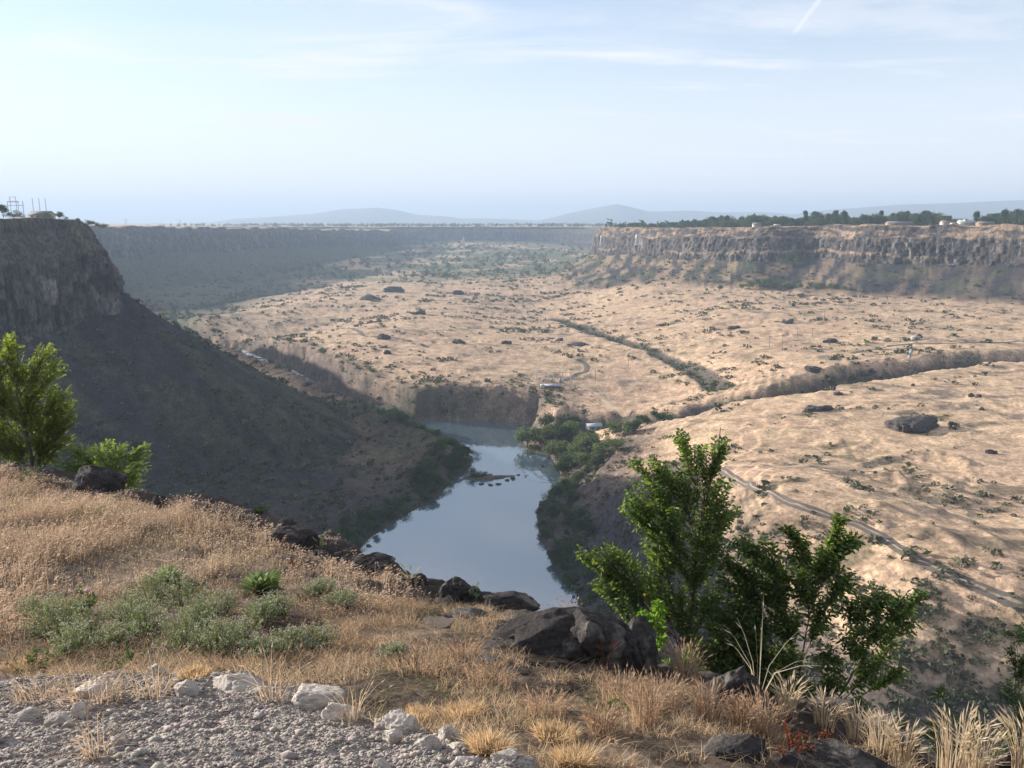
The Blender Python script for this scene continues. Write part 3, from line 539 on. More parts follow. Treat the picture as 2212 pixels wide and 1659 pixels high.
def rock_mesh(size, seed, sub=5, rough=.22, cuts=7, flat=0.0):
    """an angular weathered rock: a sphere cut by random planes and roughened"""
    V, F = ICO[sub]; V = V.copy(); rg = np.random.default_rng(seed)
    for k in range(cuts):
        n = norm(rg.normal(size=3)); n[2] = abs(n[2]) * .8; n = norm(n); d = rg.uniform(.45, .8); e = V @ n - d; V = V - np.clip(e, 0, None)[:, None] * n * .92
    V = V * (1 + rough * fbm(V[:, 0] * 1.7, V[:, 1] * 1.7, seed, 4, z=V[:, 2] * 1.7)[:, None])
    if sub >= 4:
        V = V * (1 - .16 * sstep(.72, .95, ridged(V[:, 0] * 2.2 + V[:, 2], V[:, 1] * 2.2 - V[:, 2] * .7, seed + 3, 3))[:, None]) * (1 + .10 * fbm(V[:, 0] * 5, V[:, 1] * 5, seed + 4, 4, z=V[:, 2] * 9)[:, None]) * (1 - .05 * np.clip(fbm(V[:, 0] * 13, V[:, 1] * 13, seed + 6, 2, z=V[:, 2] * 13), 0, 1))[:, None]
    V = V * np.array(size); return V, F
def rock(name, px, py, wpx, hpx, mat, base, label, cat, group=None, seed=0, depth=.8, rough=.22, cuts=7, sink=.25, rot=None, col2=None, dy=0.0):
    p = fg_hit(px, py)
    if p is None: p = at_y(px, py, 9.0)
    p = p * (1 + dy / np.linalg.norm(p)); sc = np.linalg.norm(p) / FPX; w = wpx * sc / 2; h = hpx * sc
    V, F = rock_mesh((w * 1.12, w * depth, h * (1 + sink) / 2 * 1.12), seed, rough=rough, cuts=cuts)
    if rot: a = R(rot); V = V @ np.array([[math.cos(a), 0, -math.sin(a)], [0, 1, 0], [math.sin(a), 0, math.cos(a)]])
    n = fbm(V[:, 0] / w * 2.2, V[:, 1] / w * 2.2, seed + 9, 4, z=V[:, 2] / w * 2.2); c = np.broadcast_to(base, V.shape) * (1 + .35 * n[:, None])
    if col2 is not None: c = lerp(c, np.array(col2), sstep(.12, .4, n) * .7)
    zb = fgz(p[0], p[1] + w * depth * .6) if dy == 0 else p[2]
    loc = (p[0], p[1] + w * depth * .6, min(p[2], zb) + h * (1 - sink) / 2)
    o = mesh_np(name, V, F, mat, np.clip(c, .01, 1), smooth=False, loc=loc); tag(o, label, cat, group); return o

# ------------------------------------------------------------------ rocks on the rim
DARK = np.array([.052, .045, .043]); LIME = np.array([.44, .385, .335])
def build_rocks():
    B = [ # px, py(base), width, height, label, depth, rot, rough
     (195, 1056, 112, 50, 'big dark craggy boulder in the dry grass below the bright green bush', .7, 8, .25),
     (424, 1112, 78, 32, 'low dark rock with grass plumes behind it, between the green bush and the river', .6, 0, .2),
     (343, 1100, 46, 30, 'small dark rock half hidden in dry grass beside the craggy boulder', .6, 0, .25),
     (520, 1150, 66, 30, 'dark wedge of rock in the middle of the dry grass rim', .7, -10, .25),
     (632, 1196, 118, 54, 'square dark basalt boulder above the shaded bank, beside the red dock stalk', .7, 5, .25),
     (620, 1150, 60, 30, 'flat dark rock just behind the square basalt boulder', .6, 0, .2),
     (978, 1288, 92, 46, 'rounded grey boulder with lichen standing against the river', .8, 0, .2),
     (1018, 1296, 52, 34, 'dark sloping rock leaning on the rounded grey boulder by the river', .8, -25, .2),
     (872, 1262, 90, 30, 'long low ledge of layered rock left of the rounded grey boulder', .5, 0, .2),
     (790, 1232, 110, 34, 'dark ledge dropping towards the river left of the layered rock', .5, -14, .2),
     (1090, 1318, 150, 32, 'flat dark slab on the rim under the end of the river', .7, 0, .2),
     (1190, 1416, 350, 88, 'large dark sloping boulder holding a tuft of dead tan stalks', .6, -4, .16),
     (1222, 1330, 90, 38, 'pale topped rock at the crest of the large dark boulder', .6, 0, .2),
     (1370, 1448, 130, 104, 'steep black rock block beside the green sapling trunk', .8, 10, .13),
     (1285, 1430, 210, 96, 'dark block wedged between the sloping boulder and the steep black block', .7, 0, .15),
     (1580, 1532, 150, 74, 'low dark boulder behind the reddish grass under the saplings', .6, -12, .16),
     (1592, 1648, 150, 44, 'grey pitted rock in short grass at the bottom of the view', .7, 0, .16),
     (1800, 1680, 270, 62, 'broad dark rock at the bottom edge below the rust red plant', .6, -6, .14),
     (2190, 1672, 70, 40, 'dark rock in the bottom right corner', .7, 0, .2),
     (700, 1206, 100, 26, 'low dark ledge right of the square basalt boulder', .6, 8, .2), (740, 1216, 80, 22, 'broken dark slab stepping down toward the river', .6, 10, .2), (1050, 1306, 90, 22, 'low broken ledge just right of the sloping rock by the river', .6, 0, .2),
     (1010, 1340, 110, 18, 'flat dark rock at the edge of the wet shelf', .7, 0, .2), (1130, 1352, 120, 24, 'low dark rock shelf in front of the large sloping boulder', .7, 0, .2), (470, 1108, 120, 18, 'long thin dark ledge at the lip of the rim under grass plumes', .5, 4, .2),
     (1480, 1478, 90, 24, 'thin dark ledge of rock at the foot of the sapling', .6, 0, .2)]
    for i, (x, y, w, h, lab, dp, rt, rg) in enumerate(B):
        rock('basalt_boulder', x, y, w, h, M_ROCK, DARK, lab, 'boulder', None, 900 + i * 7, dp, rg * .75, 16, .3, rt, col2=(.17, .15, .13))
    Lr = [(206, 1516, 82, 36, 'pale angular rock on the gravel beside dry grass stalks', 0), (398, 1505, 52, 34, 'blue grey and white blocky stone at the back edge of the gravel', 0), (500, 1494, 96, 30, 'long smooth whitish stone at the back edge of the gravel', 0),
      (124, 1572, 50, 30, 'brownish stone on the gravel beside a dry twiggy tuft', 0), (166, 1556, 42, 30, 'pale stone tipped against the brownish stone on the gravel', 0), (257, 1612, 38, 24, 'small flat pale stone alone on the open gravel', 0), (563, 1508, 40, 22, 'small pale stone at the right end of the long whitish stone', 0),
      (672, 1532, 112, 40, 'broad white slab at the edge between gravel and grass', 0), (735, 1560, 76, 36, 'white stone leaning in front of the broad white slab', 0), (872, 1588, 70, 44, 'tall pale stone in the cluster right of the white slab', 0), (828, 1578, 44, 34, 'narrow pale stone on the left of the stone cluster', 0),
      (846, 1602, 36, 26, 'small rounded stone in front of the stone cluster', 0), (925, 1624, 48, 30, 'grey brown stone on the gravel right of the stone cluster', 0), (966, 1606, 54, 30, 'pale stone half sunk beside the straw tuft', 0), (990, 1630, 44, 20, 'flat stone on the gravel below the straw tuft', 0), (1088, 1646, 50, 20, 'last pale stone along the gravel edge near the bottom', 0),
      (330, 1462, 44, 22, 'reddish stone under grass stalks at the back of the gravel', 0), (182, 1538, 34, 20, 'small stone tucked under the pale angular rock', 0), (40, 1560, 56, 26, 'grey lump of stone on the shaded gravel at the left edge', 0), (1000, 1660, 40, 18, 'low stone at the bottom edge of the gravel', 0), (820, 1660, 42, 22, 'pale stone at the bottom edge near a dry leaf', 0)]
    for i, (x, y, w, h, lab, _) in enumerate(Lr):
        rock('pale_stone', x, y, w, h, M_LIME, LIME * U(.75, 1.05), lab, 'stone', None, 1300 + i * 5, .75, .2, 9, .25, U(-10, 10), col2=(.25, .24, .25) if i == 1 else None)
build_rocks()
def build_gravel():
    n = 34000; x = U(-6, 3.2, n * 4); y = U(3.4, 6.9, n * 4); m = gravel_mask(x, y) > U(.2, .9, n * 4); x, y = x[m][:n], y[m][:n]; n = len(x); z = fg(x, y)
    V0, F0 = ICO[1]; tmpl = [V0 * (1 + .35 * np.random.default_rng(k).normal(size=(len(V0), 1)).clip(-1.4, 1.4)) for k in range(8)]; ti = RNG.integers(0, 8, n)
    s = .0042 * np.exp(np.abs(RNG.normal(size=n)) * .58); a = U(0, 6.28, n); T = np.array(tmpl)[ti]
    ca, sa = np.cos(a)[:, None], np.sin(a)[:, None]; X = T[..., 0] * ca - T[..., 1] * sa; Y = T[..., 0] * sa + T[..., 1] * ca
    V = np.stack([X * 1.2, Y, T[..., 2] * .7], -1) * s[:, None, None] + np.stack([x, y, z + s * .25], -1)[:, None]
    F = (F0[None] + (np.arange(n) * len(V0))[:, None, None]).reshape(-1, 3); c = np.repeat(GRAV[None] * U(.8, 1.2, (n, 1)) * (1 + U(-.06, .06, (n, 3))), len(V0), 0)
    tag(mesh_np('gravel', V.reshape(-1, 3), F, M_LIME, np.clip(c, .02, 1)), kind='stuff')
build_gravel()

# ------------------------------------------------------------------ grass on the rim
def poly_xy(pts): return np.array([fg_hit(x, y)[:2] if fg_hit(x, y) is not None else at_y(x, y, 9)[:2] for x, y in pts])
def scatter(poly, n, soft=None):
    P = poly_xy(poly) if not isinstance(poly, np.ndarray) else poly; lo, hi = P.min(0), P.max(0); out = []
    while sum(len(o) for o in out) < n:
        q = U(0, 1, (n * 2, 2)) * (hi - lo) + lo; q = q[inside(q[:, 0], q[:, 1], P) & (rim_sd(q[:, 0], q[:, 1]) < .15)]; out.append(q)
        if len(out) > 30: break
    q = np.vstack(out)[:n]; return q
def tones(n, a, b, j=.12):
    k = U(0, 1, (n, 1)); return np.clip((np.array(a) * (1 - k) + np.array(b) * k) * (1 + RNG.normal(size=(n, 1)) * j), .01, 1)
def clumpy(q, sc, seed, keep):
    v = fbm(q[:, 0] * sc, q[:, 1] * sc, seed, 3); return q[v > np.quantile(v, 1 - keep)]
PUD = [(945, 1345, 64, 60), (930, 1378, 36, 18), (1180, 1440, 100, 26), (1270, 1465, 80, 16), (1130, 1365, 70, 16), (1050, 1425, 46, 18), (1520, 1545, 34, 34), (1210, 1490, 60, 16), (1250, 1545, 70, 18), (1700, 1600, 44, 12), (1110, 1450, 60, 14)]
def base3(q):
    if PUD and not isinstance(PUD[0][0], np.ndarray): PUD[:] = [(fg_hit(x, y), w, h) for x, y, w, h in PUD]
    keep = np.ones(len(q), bool)
    for p, w, h in PUD:
        sc = np.linalg.norm(p) / FPX; keep &= ((q[:, 0] - p[0]) / (w * sc * .62)) ** 2 + ((q[:, 1] - p[1]) / max(.1, h * sc * 1.25)) ** 2 > 1
    q = np.where(keep[:, None], q, np.array([[0., -3.0]])); return base3_(q)
def base3_(q): return np.column_stack([q, fg(q[:, 0], q[:, 1]) - .02])
WIND = 0.25
TALLZONE = [(-60, 1400), (-60, 1012), (40, 1014), (165, 1045), (330, 1080), (460, 1098), (560, 1122), (640, 1158), (760, 1200), (830, 1240), (900, 1280), (820, 1330), (700, 1330), (640, 1290), (560, 1262), (330, 1262), (240, 1300), (140, 1300), (60, 1360)]
def build_grass():
    parts = []
    P0 = poly_xy(TALLZONE)
    def tall(n, keep, h0, h1, hd, seed, ca, cb):
        q = scatter(P0, n); q = q + RNG.normal(0, .12, q.shape); q = clumpy(q, .8, seed, keep); d = seg_dist(q[:, 0], q[:, 1], np.vstack([P0, P0[:1]])); rd = -rim_sd(q[:, 0], q[:, 1]); m = len(q)
        k = (.45 + .55 * sstep(0, .8, d)) * (.55 + .45 * sstep(.2, 2.2, rd)) * (1 + .45 * fbm(q[:, 0] * .6, q[:, 1] * .6, seed + 3, 2)); b = base3(q)
        return stalks(b, U(h0, h1, m) * k, U(.05, .7, m), RNG.normal(WIND, 1.2, m), np.full(m, .0026), tones(m, ca, cb, .2), hd, .011, tones(m, (.56, .42, .32), (.78, .62, .49), .15), .25, heads_mask=RNG.random(m) < .5)
    V, F, C = merge([tall(30000, .52, .12, .47, .06, 1001, (.23, .165, .125), (.55, .43, .31)), tall(26000, .70, .06, .22, .04, 1011, (.16, .125, .09), (.50, .39, .27)), tall(12000, 1.0, .05, .16, .02, 1031, (.20, .15, .10), (.50, .38, .26)), tall(5000, .5, .08, .3, .03, 1021, (.12, .13, .07), (.26, .26, .15))]); tag(mesh_np('tall_dry_grass', V, F, M_STRAW, C), kind='stuff')
    # low, wet, broken straw across the shelf
    LOW = [(600, 1280), (700, 1300), (900, 1290), (1030, 1310), (1100, 1330), (1280, 1420), (1430, 1470), (1560, 1500), (1700, 1540), (1950, 1640), (2150, 1675), (1700, 1680), (1180, 1670), (1000, 1620), (880, 1580), (760, 1545), (640, 1495), (520, 1462), (300, 1462), (-60, 1470), (-60, 1420), (300, 1425), (560, 1430), (700, 1400)]
    q = clumpy(scatter(LOW, 44000), 2.0, 1002, .48); n = len(q)
    S1 = stalks(base3(q), U(.04, .15, n), U(.2, 1.3, n), U(0, 6.28, n), np.full(n, .0032), tones(n, (.27, .195, .13), (.57, .44, .30), .22))
    q = scatter(LOW, 9000); n = len(q)
    S2 = stalks(base3(q), U(.03, .16, n), U(1.5, 3.0, n), U(0, 6.28, n), np.full(n, .003), tones(n, (.16, .11, .07), (.34, .24, .15), .2))
    q = clumpy(scatter([(-60, 1440), (-60, 1300), (240, 1290), (330, 1250), (640, 1270), (760, 1330), (900, 1300), (960, 1320), (800, 1420), (600, 1450), (300, 1462)], 9000), 1.3, 1009, .8); n = len(q)
    S3 = stalks(base3(q), U(.05, .2, n), U(.2, 1.6, n), U(0, 6.28, n), np.full(n, .003), tones(n, (.22, .15, .10), (.44, .32, .21), .2), .04, .006)
    V, F, C = merge([S1, S2, S3]); tag(mesh_np('low_straw_grass', V, F, M_STRAW, C), kind='stuff')
    q = clumpy(scatter(LOW, 9000), 1.1, 1003, .25); n = len(q)
    q2 = clumpy(scatter([(-60, 1440), (-60, 1330), (200, 1380), (560, 1400), (760, 1390), (700, 1450), (300, 1462)], 7000), 1.5, 1004, .5); q = np.vstack([q, q2]); n = len(q)
    V, F, C = stalks(base3(q), U(.02, .09, n), U(.3, 1.6, n), U(0, 6.28, n), np.full(n, .006), tones(n, (.07, .095, .035), (.17, .20, .08), .2)); tag(mesh_np('green_undergrowth', V, F, M_HERB, C), kind='stuff')
build_grass()
def tuft(name, px, py, wpx, n, h, lab, cat, mat=M_STRAW, ca=(.40, .26, .17), cb=(.55, .40, .27), head=0.0, lean=(.05, .5), w=.0035, hcol=None, group=None, spread=1.0, droop=.1, hw=.012):
    p = fg_hit(px, py)
    if p is None: p = at_y(px, py, 6.2)
    sc = np.linalg.norm(p) / FPX; r = wpx * sc / 2; a = U(0, 6.28, n); q = np.sqrt(U(0, 1, n)) * r * .6
    b = np.column_stack([q * np.cos(a), q * np.sin(a), np.zeros(n)]); b[:, 2] = fg(b[:, 0] + p[0], b[:, 1] + p[1]) - p[2] - .02; b[:, 2] = np.clip(b[:, 2], -.15, .15)
    ld = a + RNG.normal(0, .5, n); V, F, C = stalks(b, U(.5, 1, n) * h, U(*lean, n) * spread, ld, np.full(n, w), tones(n, ca, cb, .15), head, hw, tones(n, hcol[0], hcol[1]) if hcol else None, droop)
    o = mesh_np(name, V, F, mat, C, loc=p); return tag(o, lab, cat, group)
def build_tufts():
    g1 = 'reddish bunchgrass clumps on the wet rock shelf'
    for i, (x, y, w, h, lab) in enumerate([(1345, 1530, 100, .42, 'widest reddish bunchgrass clump in front of the black rock block'), (1430, 1545, 90, .46, 'tall reddish bunchgrass clump below the sapling trunk'), (1395, 1570, 70, .40, 'reddish grass clump just in front of the tall one below the sapling'), (1530, 1560, 60, .44, 'narrow upright reddish grass clump before the low dark boulder'),
        (1650, 1590, 80, .46, 'spiky reddish grass clump right of the low dark boulder'), (1180, 1545, 110, .26, 'low pinkish straw clump on the shelf below the sloping boulder'), (1600, 1575, 50, .34, 'small reddish clump between two bigger ones by the low dark boulder'), (1060, 1480, 120, .22, 'russet straw clump in the wet middle of the shelf'), (900, 1450, 150, .22, 'wide russet straw clump left of the puddles'), (1300, 1585, 70, .26, 'short straw clump in front of the wide reddish clump'), (1120, 1400, 90, .2, 'olive tinged straw clump beside the puddle'), (1000, 1420, 90, .22, 'tan straw clump under the upper puddle'), (1480, 1480, 60, .5, 'thin tall clump of pale stalks at the sapling foot')]):
        tuft('bunchgrass_clump', x, y, w * 1.35, 190, h * .95, lab, 'grass clump', ca=(.26, .175, .12), cb=(.52, .385, .27), group=g1, head=.05, hw=.006, lean=(.02, .55), w=.0028)
    for x, y, w, h, lab in [(1060, 1625, 120, .17, 'thick golden straw tuft at the gravel edge'), (420, 1462, 80, .12, 'cropped golden tuft behind the gravel'), (900, 1560, 100, .14, 'pale cropped tuft behind the stone cluster'), (1200, 1600, 130, .14, 'pale straw tuft right of the golden one'), (1240, 1660, 120, .18, 'straw tuft at the bottom edge right of the gravel'), (1000, 1545, 130, .13, 'cropped straw mat on the shelf behind the golden tuft'), (60, 1440, 140, .10, 'cropped golden tuft at the left edge')]:
        tuft('straw_tuft', x, y, w, 700, h, lab, 'grass tuft', ca=(.46, .33, .19), cb=(.62, .47, .29), lean=(.1, .9), group='golden cropped tufts')
    for x, y, w, h, n, lab in [(200, 1520, 130, .33, 260, 'dry grass stalks growing round the pale angular rock'), (330, 1500, 90, .42, 120, 'leaning dry stalks right of the pale angular rock'), (80, 1510, 90, .22, 160, 'dry grass fringe on the left of the gravel'), (590, 1520, 70, .5, 60, 'long bent dry stalks rising beside the small pale stone'), (760, 1560, 60, .45, 60, 'upright dry stalks beside the white stone'), (207, 1640, 50, .30, 90, 'twiggy grey dead tuft standing on the open gravel')]:
        tuft('dry_stalk_tuft', x, y, w * 1.2, int(n * .7), h * .9, lab, 'grass tuft', ca=(.36, .27, .19), cb=(.56, .44, .32), head=.05, hw=.006, lean=(.05, 1.3), w=.0026)
    for i, (x, y, w, h, lab) in enumerate([(1850, 1600, 60, .34, 'pale seed grass above the broad dark rock'), (1905, 1625, 80, .36, 'pale seed grass clump on the rim right of the broad dark rock'), (1950, 1650, 60, .40, 'pair of plumed pale grasses near the bottom right'), (2060, 1672, 90, .55, 'tallest plumed pale grass clump at the bottom right'), (2110, 1685, 70, .42, 'plumed pale grass right of the tallest clump'), (2205, 1690, 40, .6, 'pale grass plume at the right edge'), (1780, 1570, 60, .34, 'pale stalks on the rim behind the rust red plant'), (1700, 1545, 60, .36, 'pale stalks left of the rust red plant')]):
        tuft('plumed_grass', x, y, w, 70, h, lab, 'grass clump', ca=(.42, .33, .22), cb=(.58, .48, .34), head=.10, hw=.0065, hcol=((.55, .45, .33), (.70, .60, .45)), lean=(.05, .35), group='pale plumed grasses along the right rim')
    tuft('dead_stalk_tuft', 1236, 1372, 70, 60, .62, 'tuft of dead tan stalks fanning out on the sloping dark boulder', 'dead plant', ca=(.42, .27, .17), cb=(.52, .36, .24), head=.05, hw=.01, lean=(.1, .7))
    tuft('arching_grass', 1640, 1500, 24, 9, .95, 'few long pale grass stalks arching over in front of the saplings', 'grass clump', ca=(.5, .44, .33), cb=(.6, .54, .42), lean=(.5, .9), w=.004, droop=.5, head=.1, hw=.006)
    for x, y, w, h, lab in [(1310, 1450, 18, .42, 'dark dry dock stalk with brown seed head before the black block'), (690, 1200, 20, .35, 'green weed stalk on the rim right of the square boulder'), (635, 1245, 20, .3, 'red dock stalk standing in dry grass by the square boulder'), (890, 1270, 40, .34, 'thin pale weeds sticking up against the river')]:
        tuft('weed_stalk', x, y, w, 10, h, lab, 'weed', mat=M_HERB if 'green' in lab else M_STRAW, ca=(.13, .06, .04) if ('red' in lab or 'dark' in lab) else (.2, .24, .1), cb=(.2, .09, .06) if ('red' in lab or 'dark' in lab) else (.4, .38, .22), head=.12, hw=.016, lean=(.02, .25))
build_tufts()

# leafy herbs
def herb(name, px, py, wpx, hpx, lab, cat, nst, nl, ll, lw, ca, cb, parts=None, up=.7, flower=None, group=None, mat=M_HERB, scol=(.2, .22, .12)):
    p = fg_hit(px, py)
    if p is None: p = at_y(px, py, 6.5)
    sc = np.linalg.norm(p) / FPX; w = wpx * sc / 2; h = hpx * sc; paths = []; P = []; D = []; tips = []
    for i in range(nst):
        a = U(0, 6.28); r = math.sqrt(U(0, 1)) * w; b = np.array([math.cos(a) * r * .35, math.sin(a) * r * .35, -.03]); t = np.array([math.cos(a) * r, math.sin(a) * r, h * U(.6, 1.0) * (1 - .35 * (r / w) ** 2)])
        m = (b + t) / 2 + np.array([-math.cos(a), -math.sin(a), .3]) * h * .06; k = np.linspace(0, 1, 5)[:, None]; pts = (1 - k) ** 2 * b + 2 * k * (1 - k) * m + k * k * t
        paths.append((pts, np.linspace(.004, .0015, 5))); tips.append(t)
        tt = U(.12, 1, nl) ** .8; pos = (1 - tt[:, None]) ** 2 * b + 2 * tt[:, None] * (1 - tt[:, None]) * m + tt[:, None] ** 2 * t; P.append(pos); aa = U(0, 6.28, nl); D.append(np.stack([np.cos(aa), np.sin(aa), np.full(nl, up) + U(-.3, .3, nl)], -1))
    P = np.vstack(P); D = np.vstack(D); n = len(P); Nn = norm(RNG.normal(size=(n, 3)) * .4 + np.array([0, 0, 1.])); V1, F1 = leaves(P, D, Nn, ll * U(.6, 1.25, n), lw * U(.7, 1.2, n)); C1 = np.repeat(tones(n, ca, cb, .15), 6, 0)
    V2, F2 = tubes(paths, 3)
    root = empty(name, p, lab, cat, group)
    if flower:
        tips = np.array(tips); k = flower.get('k', 7); fp = np.repeat(tips, k, 0) + RNG.normal(size=(len(tips) * k, 3)) * flower['s'] * .8; n = len(fp); Df = norm(RNG.normal(size=(n, 3)) + np.array([0, 0, .6])); V3, F3 = leaves(fp, Df, norm(RNG.normal(size=(n, 3))), np.full(n, flower['s']), np.full(n, flower['s'] * .7)); V1, F1, C1 = merge([(V1, F1, C1), (V3, F3, np.repeat(tones(n, *flower['c']), 6, 0))]); F1 = F1[0]
    mesh_np('foliage', V1, F1, mat, C1, parent=root); mesh_np('stems', V2, F2, mat, np.broadcast_to(np.array(scol), V2.shape), parent=root)
    return root
def build_herbs():
    g = 'grey green lavender flowered herbs on the rim'
    sp = [(120, 1370, 110, 80), (190, 1385, 120, 70), (150, 1420, 110, 70), (280, 1350, 100, 70), (330, 1300, 110, 60), (400, 1310, 110, 62), (250, 1400, 90, 50), (320, 1370, 120, 72), (400, 1400, 130, 80), (470, 1415, 120, 80), (520, 1395, 100, 60), (430, 1350, 100, 60), (470, 1330, 90, 55), (560, 1350, 90, 60), (600, 1330, 80, 50), (620, 1410, 100, 52), (680, 1400, 100, 48), (560, 1425, 90, 50), (740, 1310, 80, 40), (690, 1290, 80, 42), (850, 1425, 70, 34), (90, 1335, 90, 50)]
    labs = ['beside the left edge weeds', 'under the pink thistle', 'just behind the gravel at left', 'between the thistle and the big rosette', 'in front of the first woolly rosette', 'right of the first woolly rosette', 'low one behind the angular rock', 'densest one in the middle of the patch', 'bright one in front centre of the patch', 'broad one at the right front of the patch', 'above the broad front one', 'behind the bright front one', 'midway between the two woolly rosettes', 'in front of the second woolly rosette', 'right of the leafy weed', 'green low one at the right end of the patch', 'last green one toward the shelf', 'small one at the front right by the straw', 'alone in dry grass toward the puddles', 'pale one at the dry grass edge behind', 'small blue green one out on the wet shelf', 'upper left one against the shaded grass']
    for (x, y, w, h), l in zip(sp, labs):
        herb('lavender_herb', x, y, w, h, 'grey green lavender tipped herb, ' + l, 'herb', 72, 24, .035, .009, (.17, .20, .11), (.34, .37, .23), up=.9, flower=dict(k=5, s=.014, c=((.34, .28, .34), (.48, .42, .46))), group=g)
    def rosette(px, py, wpx, hpx, lab):
        p = fg_hit(px, py); sc = np.linalg.norm(p) / FPX; r = wpx * sc * .55; n = 34; a = np.arange(n) * 2.4; el = np.linspace(.15, 1.35, n)
        D = np.stack([np.cos(a) * np.cos(el), np.sin(a) * np.cos(el), np.sin(el)], -1); Nn = np.stack([-np.cos(a) * np.sin(el), -np.sin(a) * np.sin(el), np.cos(el)], -1)
        V, F = leaves(np.zeros((n, 3)) + D * r * .06, D, Nn, np.linspace(1.05, .75, n) * r, np.linspace(.36, .26, n) * r, .12); root = empty('woolly_rosette', p + np.array([0, 0, .02]), lab, 'plant')
        for i in range(0, n, 1): mesh_np('leaf', V[i * 6:i * 6 + 6], np.array([[0, 1, 2, 3], [0, 3, 4, 5]]), M_HERB, np.repeat(tones(1, (.13, .18, .08), (.26, .31, .17)), 6, 0), parent=root)
    rosette(362, 1262, 76, 48, 'first woolly leaved green rosette standing in the dry grass, left of the other'); rosette(560, 1280, 92, 50, 'second woolly leaved rosette beside a tall leafy green weed')
    herb('leafy_weed', 598, 1285, 44, 64, 'tall bright green leafy weed beside the second woolly rosette', 'weed', 9, 26, .06, .018, (.13, .20, .05), (.22, .30, .09))
    herb('leafy_weed', 570, 1335, 56, 44, 'short bright green leafy weed below the second woolly rosette', 'weed', 10, 20, .06, .02, (.12, .20, .05), (.2, .29, .08))
    t = herb('thistle', 185, 1330, 70, 52, 'spiny green thistle carrying one pink flower head', 'thistle', 9, 16, .09, .025, (.10, .14, .06), (.18, .22, .1))
    p = Vector(t.location); V, F = ICO[2]; h = at_y(189, 1276, p.y); mesh_np('flower_head', V * np.array([.035, .035, .03]), F, M_HERB, np.broadcast_to(np.array([.62, .36, .45]), V.shape), parent=t, loc=Vector(h) - p)
    st, sf = tubes([(np.array([[0, 0, .05], list((Vector(h) - p) * .6 + Vector((.01, 0, .03))), list(Vector(h) - p)]), [.006, .005, .004])], 4); mesh_np('flower_stem', st, sf, M_HERB, np.broadcast_to(np.array([.15, .2, .09]), st.shape), parent=t)
    for x, y, w, h, l in [(60, 1448, 110, 26, 'low mat of small bright green leaves at the left behind the gravel'), (170, 1330, 60, 30, 'jagged green weed at the left of the thistle'), (270, 1445, 90, 30, 'leafy green weed mat behind the pale angular rock'), (560, 1110, 30, 20, 'small green weed on the rim edge among the rocks'), (200, 1130, 90, 40, 'dark green sage like clump in the tall dry grass'), (70, 1050, 60, 46, 'dark grey green sage clump under the left tree'), (1330, 1545, 80, 16, 'mossy green mat on the wet shelf')]:
        herb('green_weed', x, y, w, h, l, 'weed', 22, 22, .035, .018, (.07, .11, .035), (.15, .21, .07))
    herb('rust_red_dock', 1715, 1645, 80, 90, 'rust red dried dock plant beside the broad dark rock', 'dock plant', 16, 40, .028, .012, (.13, .045, .028), (.24, .09, .05), scol=(.14, .05, .03), mat=M_STRAW)
    herb('rust_red_dock', 1780, 1620, 60, 40, 'low rust red dock lying on the rim right of the taller one', 'dock plant', 10, 30, .028, .012, (.13, .045, .028), (.22, .09, .05), scol=(.14, .05, .03), mat=M_STRAW)
    herb('green_weed', 1030, 1300, 30, 44, 'thin bright green weed hanging beside the sloping rock by the river', 'weed', 6, 12, .05, .015, (.13, .2, .07), (.22, .3, .12))
build_herbs()

